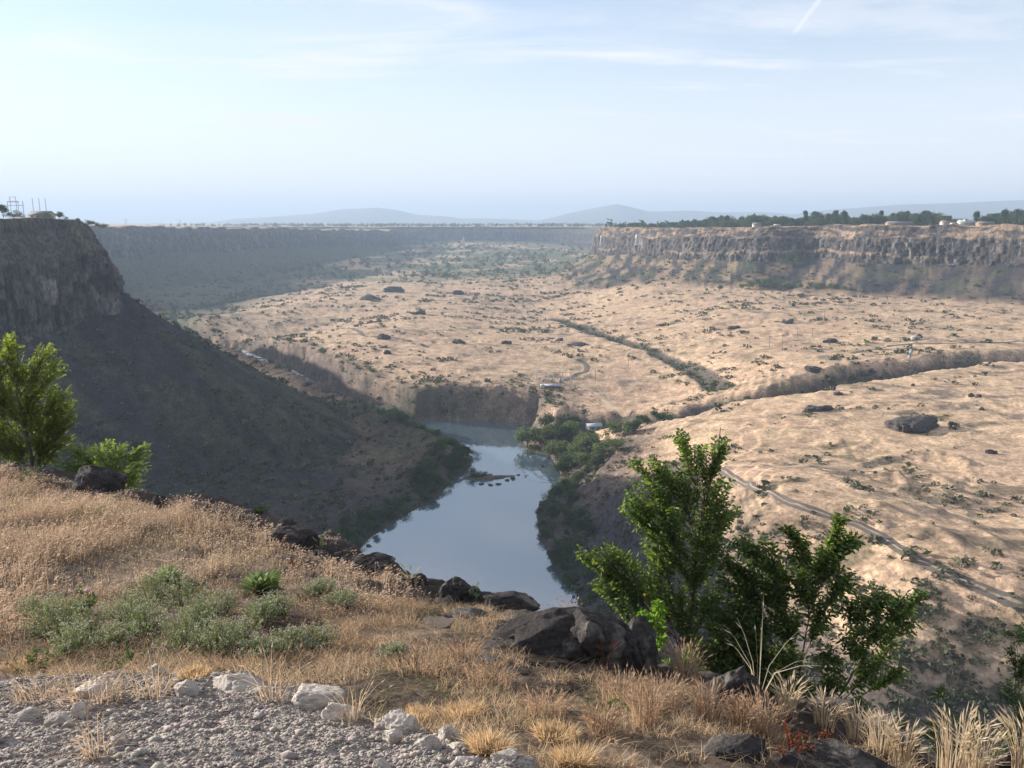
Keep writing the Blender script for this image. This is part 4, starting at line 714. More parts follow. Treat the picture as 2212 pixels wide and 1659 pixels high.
# saplings along the rim
def bez(b, m, t, k): k = k[:, None]; return (1 - k) ** 2 * b + 2 * k * (1 - k) * m + k * k * t
def sapling(name, lab, cat, base, top, lobes, ll, lw, ca, cb, rad=.03, stems=None, seed=1, mat=M_LEAF, fine=1.0, up=.15, dens=2.0):
    """base/top: (px, py, Y). lobes: (px, py, r_px, dY, twigs). Limbs leave the trunk and end in sprays of alternate leaves."""
    rg = np.random.default_rng(seed); b = at_y(*base); t = at_y(*top); root = empty(name, b, lab, cat); H = t[2] - b[2]; sc = np.linalg.norm(b) / FPX
    k = np.linspace(0, 1, 12); m = (b + t) / 2 + rg.normal(size=3) * H * .04; tr = bez(b, m, t, k) + np.column_stack([np.sin(k * 9) * .012 * H, np.cos(k * 7) * .012 * H, 0 * k])
    tr[0] = b - np.array([0, 0, .35]); paths = []; P = []; D = []; Nn = []; bl = []
    V, F = tubes([(tr - b, rad * (1 - k * .85))], 8); mesh_np('trunk', V, F, M_BARK, smooth=True, parent=root)
    for (x, y, rp, dY, nt) in lobes:
        Yc = base[2] + dY; c = at_y(x, y, Yc); r = rp * Yc / FPX * 1.02
        f = np.clip((c[2] - b[2]) / H - .28 - .25 * abs(c[0] - b[0]) / H, .02, .92); i = f * 11; s = tr[int(i)] + (tr[min(int(i) + 1, 11)] - tr[int(i)]) * (i - int(i))
        e = c + np.array([0, 0, r * .25]); mm = (s + e) / 2 + np.array([0, 0, -.06 * np.linalg.norm(e - s)]) + rg.normal(size=3) * .05 * np.linalg.norm(e - s); kk = np.linspace(0, 1, 8); lb = bez(s, mm, e, kk); rl = rad * (.55 - .35 * f)
        paths.append((lb - b, rl * (1 - .8 * kk)))
        for _ in range(int(nt * dens)):
            v = rg.normal(size=3); v /= np.linalg.norm(v); v[2] = v[2] * 1.0 + up * .5; u = rg.uniform(.25, .95); a = lb[int(2 + u * 5)] if rg.random() < .8 else lb[-1]; q = c + v * r * rg.uniform(.6, 1.05) * np.array([1, .8, 1])
            w = (a + q) / 2 + np.array([0, 0, .10 * np.linalg.norm(q - a)]); kk2 = np.linspace(0, 1, 6); tw = bez(a, w, q, kk2); paths.append((tw - b, np.linspace(.35, .12, 6) * rl * .5 + .0012))
            Lt = np.linalg.norm(q - a); nl = max(5, int(Lt / (ll * .42) * fine)); tt = np.linspace(.22, 1.0, nl); pos = bez(a, w, q, tt); T = norm(np.gradient(pos, axis=0)) if nl > 2 else np.tile(norm(q - a), (nl, 1))
            sd = norm(np.cross(T, np.array([0, 0, 1.]) + rg.normal(size=3) * .35)); sg = np.where(np.arange(nl) % 2, 1., -1.)[:, None]
            P.append(pos); D.append(T * .75 + sd * sg + rg.normal(size=(nl, 3)) * .22 + np.array([0, 0, -.12])); Nn.append(np.cross(sd, T) * 1.0 + rg.normal(size=(nl, 3)) * .45); bl.append(np.full(nl, rg.uniform(0, 1)))
    P = np.vstack(P); D = np.vstack(D); Nn = norm(np.vstack(Nn)); n = len(P); V, F = leaves(P - b, D, Nn, ll * rg.uniform(.6, 1.2, n), lw * rg.uniform(.75, 1.15, n), .2)
    kx = np.clip(np.concatenate(bl)[:, None] * .6 + rg.uniform(0, .4, (n, 1)), 0, 1); C = (np.array(ca) * (1 - kx) + np.array(cb) * kx) * (1 + rg.normal(size=(n, 1)) * .18); C = np.where(rg.random((n, 1)) < .04, C * np.array([2.2, 1.5, 1.0]), C); mesh_np('crown', V, F, mat, np.repeat(np.clip(C, .01, 1), 6, 0), parent=root)
    V, F = tubes(paths, 4); mesh_np('branches', V, F, M_BARK, smooth=True, parent=root)
    return root
def build_saplings():
    sapling('elm_sapling', 'tall green elm sapling with upright pointed crown on the rim beside the black block', 'tree', (1472, 1462, 9.3), (1555, 925, 9.3),
        [(1555, 960, 26, 0, 8), (1545, 1000, 32, 0, 10), (1500, 985, 38, .1, 12), (1470, 950, 22, -.1, 7), (1420, 1010, 30, 0, 9), (1370, 1000, 16, .1, 4), (1400, 1060, 48, .1, 16), (1470, 1050, 56, 0, 24), (1545, 1070, 46, .1, 18), (1375, 1110, 44, 0, 14), (1440, 1130, 60, -.1, 26), (1530, 1140, 60, 0, 26), (1570, 1110, 30, .1, 9), (1355, 1090, 26, 0, 6),
         (1420, 1190, 56, .1, 22), (1500, 1210, 56, 0, 24), (1300, 1205, 40, 0, 12), (1262, 1200, 22, .1, 6), (1340, 1230, 48, 0, 17), (1400, 1260, 50, .1, 18), (1300, 1255, 34, .1, 10), (1470, 1290, 44, .1, 14), (1350, 1290, 34, 0, 9), (1530, 1280, 40, 0, 12), (1420, 1330, 30, .2, 7), (1490, 1360, 34, .1, 8)],
        .072, .032, (.062, .098, .028), (.135, .195, .058), .030, seed=11, fine=.85, dens=2.5)
    sapling('elm_sapling', 'spreading many branched elm thicket right of the tall sapling, over the tan bench', 'tree', (1700, 1560, 9.0), (1800, 1150, 9.4),
        [(1815, 1125, 16, 0, 4), (1810, 1165, 26, .1, 8), (1845, 1170, 20, 0, 5), (1790, 1210, 42, .1, 14), (1720, 1190, 38, 0, 11), (1700, 1150, 16, 0, 4), (1640, 1200, 44, .2, 14), (1820, 1260, 34, 0, 10), (1740, 1260, 50, .1, 18), (1660, 1270, 56, .2, 22), (1590, 1250, 44, .2, 14), (1600, 1320, 52, .2, 20), (1690, 1340, 50, .1, 18), (1780, 1330, 40, 0, 9), (1550, 1380, 44, .2, 14), (1620, 1400, 50, .1, 18), (1700, 1420, 48, .1, 14), (1560, 1440, 36, .1, 10), (1640, 1460, 44, 0, 12), (1560, 1200, 36, .2, 7), (1600, 1175, 26, .2, 5), (1540, 1320, 40, .2, 9), (1500, 1410, 36, .1, 8), (1590, 1370, 40, .1, 8), (1530, 1470, 36, .1, 7), (1600, 1490, 36, 0, 8)],
        .078, .035, (.055, .088, .026), (.125, .18, .055), .024, seed=12, dens=4.2, fine=.85)
    sapling('elm_sapling', 'low elm branch spray reaching right toward the dirt road', 'tree', (1745, 1590, 8.8), (1900, 1330, 9.2),
        [(1890, 1300, 40, 0, 12), (1840, 1320, 40, 0, 12), (1945, 1310, 36, 0, 10), (1985, 1290, 20, 0, 5), (1960, 1345, 32, .1, 9), (1900, 1360, 44, 0, 14), (1850, 1390, 46, 0, 14), (1790, 1420, 44, 0, 12), (1930, 1400, 26, .1, 5), (1880, 1450, 46, 0, 12), (1800, 1480, 46, -.1, 14), (1730, 1490, 40, -.1, 10), (1940, 1460, 26, 0, 5), (1850, 1530, 40, -.1, 9), (1770, 1540, 36, -.1, 9)],
        .074, .034, (.055, .088, .026), (.125, .18, .055), .020, seed=13, dens=3.4, fine=.85)
    sapling('thin_sapling', 'thin sparse sapling rising from the shaded slope near the bottom right', 'tree', (2035, 1690, 8.0), (2030, 1490, 8.4), [(2030, 1500, 24, 0, 5), (2045, 1545, 26, 0, 6), (2010, 1580, 26, .1, 6), (2120, 1560, 26, .2, 6), (2090, 1600, 30, .1, 7), (2040, 1630, 34, 0, 7), (1950, 1560, 26, .1, 5)], .05, .022, (.035, .065, .018), (.08, .13, .035), .010, seed=14)
    sapling('thin_sapling', 'leafy sapling cut by the right edge of the picture', 'tree', (2195, 1720, 8.2), (2200, 1350, 8.6), [(2200, 1370, 26, 0, 6), (2190, 1420, 34, 0, 9), (2225, 1450, 36, 0, 9), (2185, 1490, 34, .1, 9), (2215, 1540, 40, 0, 11), (2180, 1590, 38, .1, 9), (2230, 1620, 40, 0, 9), (2165, 1640, 26, 0, 5)], .052, .024, (.030, .055, .016), (.07, .12, .03), .014, seed=15)
    sapling('leafy_shoot', 'broad leaved bright lime green shoot in front of the tall sapling', 'shoot', (1440, 1425, 8.7), (1412, 1305, 8.7), [(1425, 1315, 16, 0, 5), (1418, 1345, 20, 0, 6), (1385, 1335, 14, 0, 4), (1395, 1355, 14, 0, 4), (1425, 1380, 14, 0, 4)], .085, .042, (.12, .22, .03), (.17, .29, .05), .007, seed=16, fine=.8)
    sapling('leafy_shoot', 'small bright shoot at the foot of the sapling trunk', 'shoot', (1478, 1478, 8.6), (1480, 1410, 8.6), [(1485, 1420, 14, 0, 4), (1440, 1440, 14, 0, 4), (1470, 1450, 16, 0, 4)], .06, .03, (.10, .19, .03), (.15, .27, .05), .005, seed=17, fine=.8)
    sapling('rim_tree', 'backlit yellow green tree on the left edge of the rim', 'tree', (70, 1020, 20.8), (30, 720, 20.8),
        [(20, 750, 34, 0, 9), (-20, 780, 50, 0, 14), (40, 800, 46, 0, 14), (100, 770, 34, 0, 9), (125, 790, 26, 0, 6), (80, 830, 50, 0, 18), (0, 850, 56, .3, 22), (130, 860, 36, 0, 10), (60, 890, 56, 0, 24), (135, 890, 34, .1, 10), (150, 905, 24, 0, 6), (-30, 930, 60, .2, 22), (100, 930, 50, 0, 20), (30, 960, 56, .2, 22), (100, 975, 44, .1, 14), (140, 950, 28, 0, 6), (-40, 860, 50, 0, 14)],
          .046, .027, (.10, .135, .022), (.20, .25, .05), .05, seed=18, up=.0, fine=1.0, dens=6.5)
    sapling('rim_bush', 'round light green bush on the rim right of the left edge tree', 'bush', (235, 1065, 20.6), (240, 965, 20.6),
        [(170, 985, 34, 0, 12), (150, 1010, 30, 0, 9), (215, 985, 36, .1, 14), (265, 985, 36, 0, 14), (305, 980, 24, 0, 9), (300, 1010, 30, .1, 11), (250, 1020, 40, 0, 16), (200, 1020, 40, .1, 14), (290, 1040, 26, 0, 8), (165, 1030, 30, 0, 8), (250, 1050, 30, 0, 9), (235, 960, 18, 0, 4), (318, 960, 10, 0, 3)],
        .044, .023, (.12, .185, .045), (.22, .29, .085), .035, seed=19, up=.0, fine=1.0, dens=5.5)
build_saplings()

# puddles on the wet shelf
def build_puddles():
    m = bpy.data.materials.new('puddle_water'); m.use_nodes = True; b = m.node_tree.nodes['Principled BSDF']; b.inputs['Base Color'].default_value = (.02, .02, .02, 1); b.inputs['Roughness'].default_value = .08; b.inputs['IOR'].default_value = 2.2
    base3(np.zeros((1, 2)))
    for i, (p, w, h) in enumerate(PUD):
        sc = np.linalg.norm(p) / FPX; ry = max(.08, h * sc * 1.05); a = np.linspace(0, 2 * np.pi, 40)[:-1]; k = 1 + .35 * fbm(np.cos(a) * 1.5, np.sin(a) * 1.5, 1500 + i, 3)
        V = []; 
        for f in (0, .5, 1.0): V.append(np.stack([p[0] + np.cos(a) * k * w * sc / 2 * f, p[1] + np.sin(a) * k * ry * f], -1))
        V = np.vstack(V); z = FGT(V / 5) + .5 * .06 * fbm(V[:, 0] * 1.1, V[:, 1] * 1.1, 802, 3); zz = fg(V[:, 0], V[:, 1]); z0 = FGT(V / 5); z = z0 + np.quantile(zz - z0, .8) + .006
        n = len(a); F = np.array([[r_ * n + j, r_ * n + (j + 1) % n, (r_ + 1) * n + (j + 1) % n, (r_ + 1) * n + j] for r_ in (0, 1) for j in range(n)]); tag(mesh_np('puddle_water', np.column_stack([V, z]), F, m, smooth=True), kind='structure')
build_puddles()

# ------------------------------------------------------------------ canyon floor: hits, scrub, trees
def hits(pts):
    """where the rays of many pixels meet the canyon terrain"""
    Q = np.array(pts, float); rr = np.geomspace(110, 6500, 900); D = np.stack([(Q[:, 0] - CX) / FPX, CP + (CY - Q[:, 1]) / FPX * SP, -SP + (CY - Q[:, 1]) / FPX * CP], -1); out = []
    for d in D:
        P = d[None] / np.hypot(d[0], d[1]) * rr[:, None]; z, _ = terrain(P[:, 0], P[:, 1]); b = P[:, 2] < z
        k = max(1, int(np.argmax(b))) if b.any() else len(rr) - 1; f0 = P[k - 1, 2] - z[k - 1]; f1 = z[k] - P[k, 2]; t = np.clip(f0 / (f0 + f1 + 1e-9), 0, 1); p = P[k - 1] + (P[k] - P[k - 1]) * t; p[2] = z[k - 1] + (z[k] - z[k - 1]) * t; out.append(p)
    return np.array(out)
def tz(x, y): return terrain(np.atleast_1d(np.asarray(x, float)), np.atleast_1d(np.asarray(y, float)))[0]
def clump_mesh(lobes, per, size, rg, ca, cb, fill=.35):
    """foliage as many small randomly turned faces on and in the lobes; (V, F, C)"""
    V = []; C = []
    for (c, r) in lobes:
        v = norm(rg.normal(size=(per, 3))); rad = 1 - fill * rg.random((per, 1)) ** 2; rad *= 1 + .22 * rg.normal(size=(per, 1)); p = np.array(c) + v * rad * np.array(r)
        n = norm(v * .8 + rg.normal(size=(per, 3)) * .7); a = norm(np.cross(n, rg.normal(size=(per, 3)))); b = np.cross(n, a); s = size * rg.uniform(.6, 1.3, (per, 1))
        V.append(np.stack([p - a * s, p - b * s * .6, p + a * s, p + b * s * .6], 1).reshape(-1, 3)); k = rg.random((1, 1)) * .7 + rg.random((per, 1)) * .3; C.append(np.repeat((np.array(ca) * (1 - k) + np.array(cb) * k), 4, 0))
    V = np.vstack(V); return V, np.arange(len(V)).reshape(-1, 4), np.vstack(C)
def tree_template(name, shape, seed, ca, cb, h=10.0):
    """unit tree of height h: trunk and crown meshes"""
    rg = np.random.default_rng(seed); lobes = []
    if shape == 'round':
        for k in range(17):
            a = rg.uniform(0, 6.28); r = h * .30 * math.sqrt(rg.random()); z = h * rg.uniform(.38, .86); s = h * rg.uniform(.13, .2); r *= 1.15 - abs(z / h - .55); lobes.append(((r * math.cos(a), r * math.sin(a), z), (s, s, s * .8)))
    elif shape == 'tall':
        for k in range(15):
            z = h * rg.uniform(.2, .93); r = h * .11 * (1.15 - z / h); a = rg.uniform(0, 6.28); s = h * rg.uniform(.08, .13) * (1.25 - .6 * z / h); lobes.append(((r * math.cos(a), r * math.sin(a), z), (s, s, s * 1.5)))
    elif shape == 'wide':
        for k in range(20):
            a = rg.uniform(0, 6.28); r = h * .48 * math.sqrt(rg.random()); z = h * rg.uniform(.3, .85 - .25 * r / (h * .48)); s = h * rg.uniform(.14, .2); lobes.append(((r * math.cos(a), r * math.sin(a), z), (s, s, s * .75)))
    elif shape == 'bush':
        for k in range(14):
            a = rg.uniform(0, 6.28); r = h * .62 * math.sqrt(rg.random()); z = h * rg.uniform(.1, .72) * (1.1 - .5 * r / (h * .62)); s = h * rg.uniform(.2, .32); lobes.append(((r * math.cos(a), r * math.sin(a), z), (s, s, s * .85)))
    V, F, C = clump_mesh(lobes, 95, h * .036, rg, ca, cb); crown = mesh_np('crown', V, F, M_LEAFFAR, C, link=False)
    k = np.linspace(0, 1, 5); paths = [(np.column_stack([.02 * h * np.sin(k * 4), .015 * h * np.sin(k * 3), k * h * .75 - .08 * h]), h * .03 * (1 - .8 * k))]
    for q in range(4): l = lobes[q][0]; paths.append((np.array([[0, 0, h * .25], [l[0] * .5, l[1] * .5, l[2] * .7], l]), np.array([.014, .01, .004]) * h))
    V, F = tubes(paths, 5); trunk = mesh_np('trunk', V, F, M_BARK, link=False); return (name, trunk, crown, h)
GA, GB = (.035, .055, .022), (.075, .105, .038); GC, GD = (.085, .115, .045), (.15, .18, .075)
TT = {'round': [tree_template('leafy_tree', 'round', 31 + i, GA, GB) for i in range(3)], 'tall': [tree_template('tall_tree', 'tall', 41 + i, GA, GB) for i in range(2)], 'wide': [tree_template('spreading_tree', 'wide', 51 + i, GA, GB) for i in range(2)],
      'willow': [tree_template('willow_tree', 'round', 61 + i, GC, GD) for i in range(3)], 'bush': [tree_template('leafy_bush', 'bush', 71 + i, GA, GB) for i in range(3)], 'palebush': [tree_template('leafy_bush', 'bush', 81 + i, GC, GD) for i in range(2)]}
def plant(kind, p, h, label, cat, group=None, wide=1.0, name=None):
    nm, tr, cr, H = TT[kind][int(RNG.integers(len(TT[kind])))]; k = h / H; root = empty(name or nm, p, label, cat, group, U(0, 6.28)); root.scale = (k * wide, k * wide, k)
    for o in (tr, cr): c = o.copy(); COL.objects.link(c); c.parent = root
    return root
def z5(x, y): return 737.3 + x / 3, 806.5 + y / 3
def z3(x, y): return 1474.7 + x / 3, 368.7 + y / 3
def z2(x, y): return 737.3 + x / 3, 368.7 + y / 3
def z6(x, y): return 1474.7 + x / 3, 806.5 + y / 3
def build_river_trees():
    L = [(1210, 480, 115, 1.0, 'willow', 'pale willow at the tip of the wooded spit, overhanging the river'), (1330, 370, 100, .9, 'round', 'tallest dark tree at the back of the wooded spit'), (1290, 460, 105, 1.0, 'willow', 'grey green tree right of the willow at the tip of the spit'), (1430, 470, 125, 1.0, 'round', 'big dark tree in the middle of the riverside grove'), (1490, 420, 100, .9, 'willow', 'pale tree behind the big dark tree of the grove'),
         (1400, 560, 110, 1.1, 'willow', 'pale leafy tree at the water edge of the grove'), (1560, 470, 90, 1.1, 'willow', 'light green tree left of the white roofed shed'), (1545, 540, 110, 1.1, 'willow', 'wide light green tree in the front of the grove'), (1620, 500, 100, 1, 'willow', 'light green tree just below the white roofed shed'), (1690, 560, 105, 1.1, 'willow', 'light green tree at the right front of the grove'), (1470, 615, 110, 1.1, 'round', 'dark tree at the foot of the grove over the water'),
         (1790, 510, 80, 1.3, 'willow', 'spreading light tree on the slope right of the grove'), (1780, 410, 95, .9, 'willow', 'pale tree right of the white roofed shed'), (1850, 405, 90, .9, 'willow', 'second pale tree right of the white roofed shed'), (1900, 385, 80, .9, 'round', 'dark tree where the side gully meets the grove'), (1610, 430, 55, 1.1, 'round', 'small tree beside the shed corner'), (1430, 650, 75, 1.2, 'round', 'low dark tree leaning over the narrows'), (1650, 610, 80, 1.1, 'round', 'dark round tree under the bench slope'), (1245, 500, 50, 1.4, 'palebush', 'low bush on the waterline of the spit'), (1510, 345, 60, 1.0, 'round', 'small tree behind the grove against the brown bluff'), (1370, 420, 85, 1, 'willow', 'pale tree between the tallest and the big dark tree'), (1560, 600, 80, 1.1, 'willow', 'light bushy tree on the lower right of the grove'), (1720, 470, 60, 1.2, 'palebush', 'pale bush below the right end of the shed'), (1960, 330, 60, 1.1, 'round', 'dark tree in the mouth of the side gully'), (2040, 300, 55, 1.2, 'round', 'bushy tree higher up the side gully'), (2120, 285, 50, 1.3, 'bush', 'bush in the side gully below the bench edge')]
    P = hits([z5(x, y) for x, y, *_ in L])
    for p, (x, y, h, w, k, lab) in zip(P, L):
        plant(k, p - np.array([0, 0, .8]), h / 3 * np.linalg.norm(p) / FPX * 1.25, lab, 'tree' if k not in ('bush', 'palebush') else 'bush', None, w * 1.35)
    # thickets along both banks
    def along(px, n, j, hlo, hhi, lab, grp, kinds):
        q = smooth_poly([at_z(x, y, WATER)[:2] for x, y in px], 12); s = np.concatenate([[0], np.cumsum(np.hypot(*np.diff(q, axis=0).T))]); t = np.sort(U(0, s[-1], n)); x = np.interp(t, s, q[:, 0]); y = np.interp(t, s, q[:, 1]); off = U(.5, j, n); x = x + off * (1 if j > 0 else 1) * np.sign(U(-.2, 1, n)) * (side); z = tz(x, y)
        for a, b, c in zip(x, y, z):
            if c > WATER - .3: plant(kinds[int(RNG.integers(len(kinds)))], (a, b, c - .4), U(hlo, hhi), lab, 'bush', grp, U(.9, 1.3))
    side = -1
    along([(760, 1200), (800, 1165), (880, 1112), (940, 1080), (975, 1042), (1016, 1008), (1024, 988), (990, 968), (900, 935)], 170, 20, 3.0, 6.0, 'dark green willow bush in the thicket along the shaded left bank', 'bushes along the left bank', ['bush', 'bush', 'round'])
    side = 1
    along([(1260, 1320), (1236, 1285), (1190, 1215), (1157, 1152), (1160, 1100), (1190, 1062), (1212, 1040), (1204, 1010), (1190, 990)], 130, 18, 3.0, 6.0, 'dark bush in the thicket along the shaded right bank', 'bushes along the right bank', ['bush', 'bush', 'round'])
    # islet
    c = np.array([ISLET[0][0] + 2, ISLET[0][1], 0])
    for dx, dy, h in [(-6, 1, 2.6), (-3.5, 1.5, 3.2), (-8, 0, 2.0), (-1, .8, 2.6), (-5, -1, 2.2), (2, .5, 1.6), (-2.5, -1, 2)]:
        x, y = c[0] + dx, c[1] + dy; plant('bush', (x, y, tz(x, y)[0] - .3), h, 'dark bush growing on the small islet in the river', 'bush', 'bushes on the islet', 1.2)
    # greenery at the foot of the sunlit wall
    L = [(430, 770, 60), (530, 765, 66), (600, 768, 54), (680, 768, 50), (240, 778, 44), (155, 783, 24), (760, 770, 46), (830, 768, 50), (900, 768, 44), (960, 772, 44), (1040, 778, 36), (480, 760, 70), (700, 560, 70), (660, 590, 60), (690, 520, 50), (740, 590, 50), (720, 545, 60), (640, 600, 40), (880, 765, 40), (1000, 770, 40), (560, 750, 60), (380, 770, 40)]
    P = hits([z3(x, y) for x, y, _ in L])
    for p, (x, y, h) in zip(P, L): plant('willow' if y > 650 else 'palebush', p - np.array([0, 0, .5]), h / 3 * np.linalg.norm(p) / FPX, 'green tree in the row at the foot of the sunlit cliff' if y > 650 else 'green bush in the notch of the sunlit cliff', 'tree' if y > 650 else 'bush', 'greenery at the foot of the sunlit cliff' if y > 650 else 'bushes in the notch of the cliff', 1.1)
build_river_trees()
def rim_point(px, back, zmin=-22):
    d = ray(px, 487); d = d / d[1]; Y = np.arange(640, 2600, 6.0); z, mk = terrain(d[0] * Y, Y); m = mk['up'] & (z > zmin); k = int(np.argmax(m)) if m.any() else 120; Yb = Y[k] + back; p = d * Yb; p[2] = tz(p[0], p[1])[0]; return p
def build_rim_trees():
    g = 'trees along the far rim of the sunlit cliff'
    L = [(460, 268, 'wide', 'broad tree left of the white gabled house on the far rim'), (640, 280, 'wide', 'broad tree right of the small white building on the far rim'), (790, 262, 'tall', 'tall tree at the left of the highest clump on the far rim'), (865, 258, 'round', 'big round tree of the highest clump on the far rim'), (985, 250, 'tall', 'twin crowned tall tree left of the middle of the far rim row'), (1040, 252, 'tall', 'right hand one of the twin tall trees on the far rim'), (1280, 262, 'tall', 'single upright tree standing clear in the far rim row'), (1400, 266, 'round', 'broad tree in the right half of the far rim row'),
         (1900, 255, 'tall', 'slim dark tree behind the large white house'), (2080, 242, 'tall', 'tallest tree right of the large white house'), (2180, 242, 'round', 'big tree at the right end of the far rim row')]
    def base(zx, back): return rim_point(z3(zx, 0)[0], back)
    for zx, top, k, lab in L:
        p = base(zx, U(45, 90)); h = at_y(*z3(zx, top), p[1])[2] - p[2]; plant(k, p - np.array([0, 0, .3]), h * 1.03, lab, 'tree', None, 1.25 if k == 'tall' else 1.0)
    for i in range(270):
        zx = U(-430, 2330); p = base(zx, U(40, 260))
        top = 304 + 12 * math.sin(zx / 90) + U(-24, 24) - (18 if 1500 < zx < 1720 or zx > 1980 else 0) - (22 if zx > 1150 and zx < 1450 else 0)
        if zx < 100: top = 345 - max(0, zx + 200) / 12 + U(-12, 8)
        h = at_y(*z3(zx, top), p[1])[2] - p[2]
        if h < 3 or p[2] < -25 or h > 30: continue
        plant(['round', 'wide', 'round', 'tall', 'bush'][int(RNG.integers(5))], p - np.array([0, 0, .3]), h, 'dark green tree in the long row along the far rim above the sunlit cliff' if zx > 100 else 'small hazy tree on the rim near the two waterfalls', 'tree', g if zx > 100 else 'small trees on the rim near the waterfalls', U(1.1, 1.6))
    # left bluff
    def z1(x, y): return x / 3, 368.7 + y / 3
    for zx, top, bot, k, lab in [(20, 212, 285, 'round', 'dark tree at the left edge on top of the shaded bluff'), (110, 245, 288, 'bush', 'dark bush left of the low roofed house on the bluff'), (60, 258, 288, 'bush', 'bush between the edge tree and the house on the bluff'), (305, 262, 296, 'bush', 'dark bush right of the low roofed house'), (385, 262, 305, 'willow', 'light green tree on the bluff right of the three leg pylon'), (430, 290, 325, 'palebush', 'pale bush at the lip of the bluff'), (470, 295, 330, 'palebush', 'second pale bush at the lip of the bluff'), (510, 305, 338, 'willow', 'green tree at the broken edge of the bluff'), (570, 306, 342, 'bush', 'round dark bush at the end of the bluff'), (600, 316, 345, 'bush', 'last dark bush at the end of the bluff'), (640, 332, 358, 'bush', 'low grey green bush on the rim past the bluff'), (675, 334, 358, 'bush', 'small grey bush on the rim past the bluff')]:
        Y = 500 if zx < 560 else 620; p = at_y(*z1(zx, bot), Y); q = at_y(*z1(zx, top), Y); p[2] = max(p[2], tz(p[0], p[1])[0]) if zx < 620 else p[2]; plant(k, p - np.array([0, 0, 1.2]), q[2] - p[2] + 1.2, lab, 'tree' if 'tree' in lab else 'bush', None, 1.25)
build_rim_trees()
def shrub_template(seed, n=16, ca=(.055, .06, .035), cb=(.135, .135, .085)):
    rg = np.random.default_rng(seed); lobes = [((rg.normal() * .3, rg.normal() * .3, .30 + .1 * rg.random()), (.45, .45, .36)) for _ in range(3)]; return clump_mesh(lobes, n // 3 + 3, .26, rg, ca, cb, .3)
ST = [shrub_template(200 + i) for i in range(6)]; SG = [shrub_template(220 + i, 16, (.045, .06, .022), (.09, .115, .045)) for i in range(4)]
M_SHRUB = mat_tint('scrub', 0.9, spec=.1, trans=.2, tcol=(1.1, 1.1, .7))
def build_scrub():
    n = 120000; r = np.exp(U(math.log(125), math.log(2300), n)); th = U(R(-36), R(36), n); x = r * np.sin(th); y = r * np.cos(th); z, mk = terrain(x, y)
    rough = fbm(x / 30, y / 16, 64, 4); n2 = fbm(x / 9, y / 9, 301, 2); ok = (mk['rs'] > 2) & ~mk['up']
    flat = np.clip(.10 + 1.5 * (rough - .02), .025, .85) * (1 + .8 * sstep(600, 900, y)); near = sstep(330, 200, r) * (z < -88)
    flat = flat * sstep(-.25, .25, fbm(x / 70, y / 35, 302, 3) + .15); flat = flat * (1 - .55 * sstep(40, 80, x) * sstep(430, 380, y)); dens = np.maximum(flat * (1 - mk['talus']), mk['talus'] * np.clip(.6 + 1.2 * rough, .12, .95)); dens = np.maximum(dens, mk['gully'] * .8); dens = np.maximum(dens, near * .5); dens = np.maximum(dens, sstep(60, 10, mk['rs']) * .7)
    keep = ok & (U(0, 1, n) < dens * .5); x, y, z, r = x[keep], y[keep], z[keep], r[keep]; g = (mk['gully'] + sstep(40, 5, mk['rs']) + (mk['talus'] > .5) * (n2 > .1) + (np.hypot(x.mean() * 0, 0)) + (fbm(0 * n2, n2 * 0, 1) * 0))[keep]
    n = len(x); s = np.exp(RNG.normal(0, .55, n)) * (.55 + r / 900) * 1.25; s = s * (1 + .5 * sstep(330, 200, r)); s = np.clip(s, .4, 4.2); s = s * np.where(r > 1100, 1.25, 1)
    order = np.argsort(-s / r); big, rest = order[:290], order[290:]
    STN = []
    for i in range(6):
        rg = np.random.default_rng(260 + i); STN.append(clump_mesh([((rg.normal() * .34, rg.normal() * .34, .26 + .14 * rg.random()), (.36, .36, .30)) for _ in range(5)], 30, .085, rg, (.055, .06, .035), (.15, .145, .09), .35))
    obs = [mesh_np('sagebrush_shrub', V, F, M_SHRUB, C, link=False) for V, F, C in STN]
    for i in big:
        o = obs[int(RNG.integers(len(obs)))].copy(); COL.objects.link(o); o.location = (x[i], y[i], z[i] - .12 * s[i]); k = s[i]; o.scale = (k * 1.15, k * 1.15, k); o.rotation_euler = (0, 0, U(0, 6.28)); tag(o, 'grey green sagebrush clump dotted over the dry canyon ground', 'shrub', 'sagebrush clumps on the canyon ground')
    def bulk(name, idx, T):
        parts = []; ti = RNG.integers(0, len(T), len(idx))
        for t, (V, F, C) in enumerate(T):
            k = idx[ti == t]; m = len(k); a = U(0, 6.28, m)[:, None]; ca, sa = np.cos(a), np.sin(a); W = np.stack([V[None, :, 0] * ca - V[None, :, 1] * sa, V[None, :, 0] * sa + V[None, :, 1] * ca, V[None, :, 2] + 0 * ca], -1) * (s[k][:, None, None] * np.array([1.15, 1.15, 1.0])) + np.stack([x[k], y[k], z[k] - .12 * s[k]], -1)[:, None]
            parts.append((W.reshape(-1, 3), (F[None] + (np.arange(m) * len(V))[:, None, None]).reshape(-1, 4), (C[None] * U(.7, 1.25, (m, 1, 1))).reshape(-1, 3)))
        V, F, C = merge(parts); tag(mesh_np(name, V, F, M_SHRUB, C), kind='stuff')
    gg = g[rest] > .5; bulk('canyon_scrub', rest[~gg], ST); bulk('green_scrub', rest[gg], SG)
build_scrub()
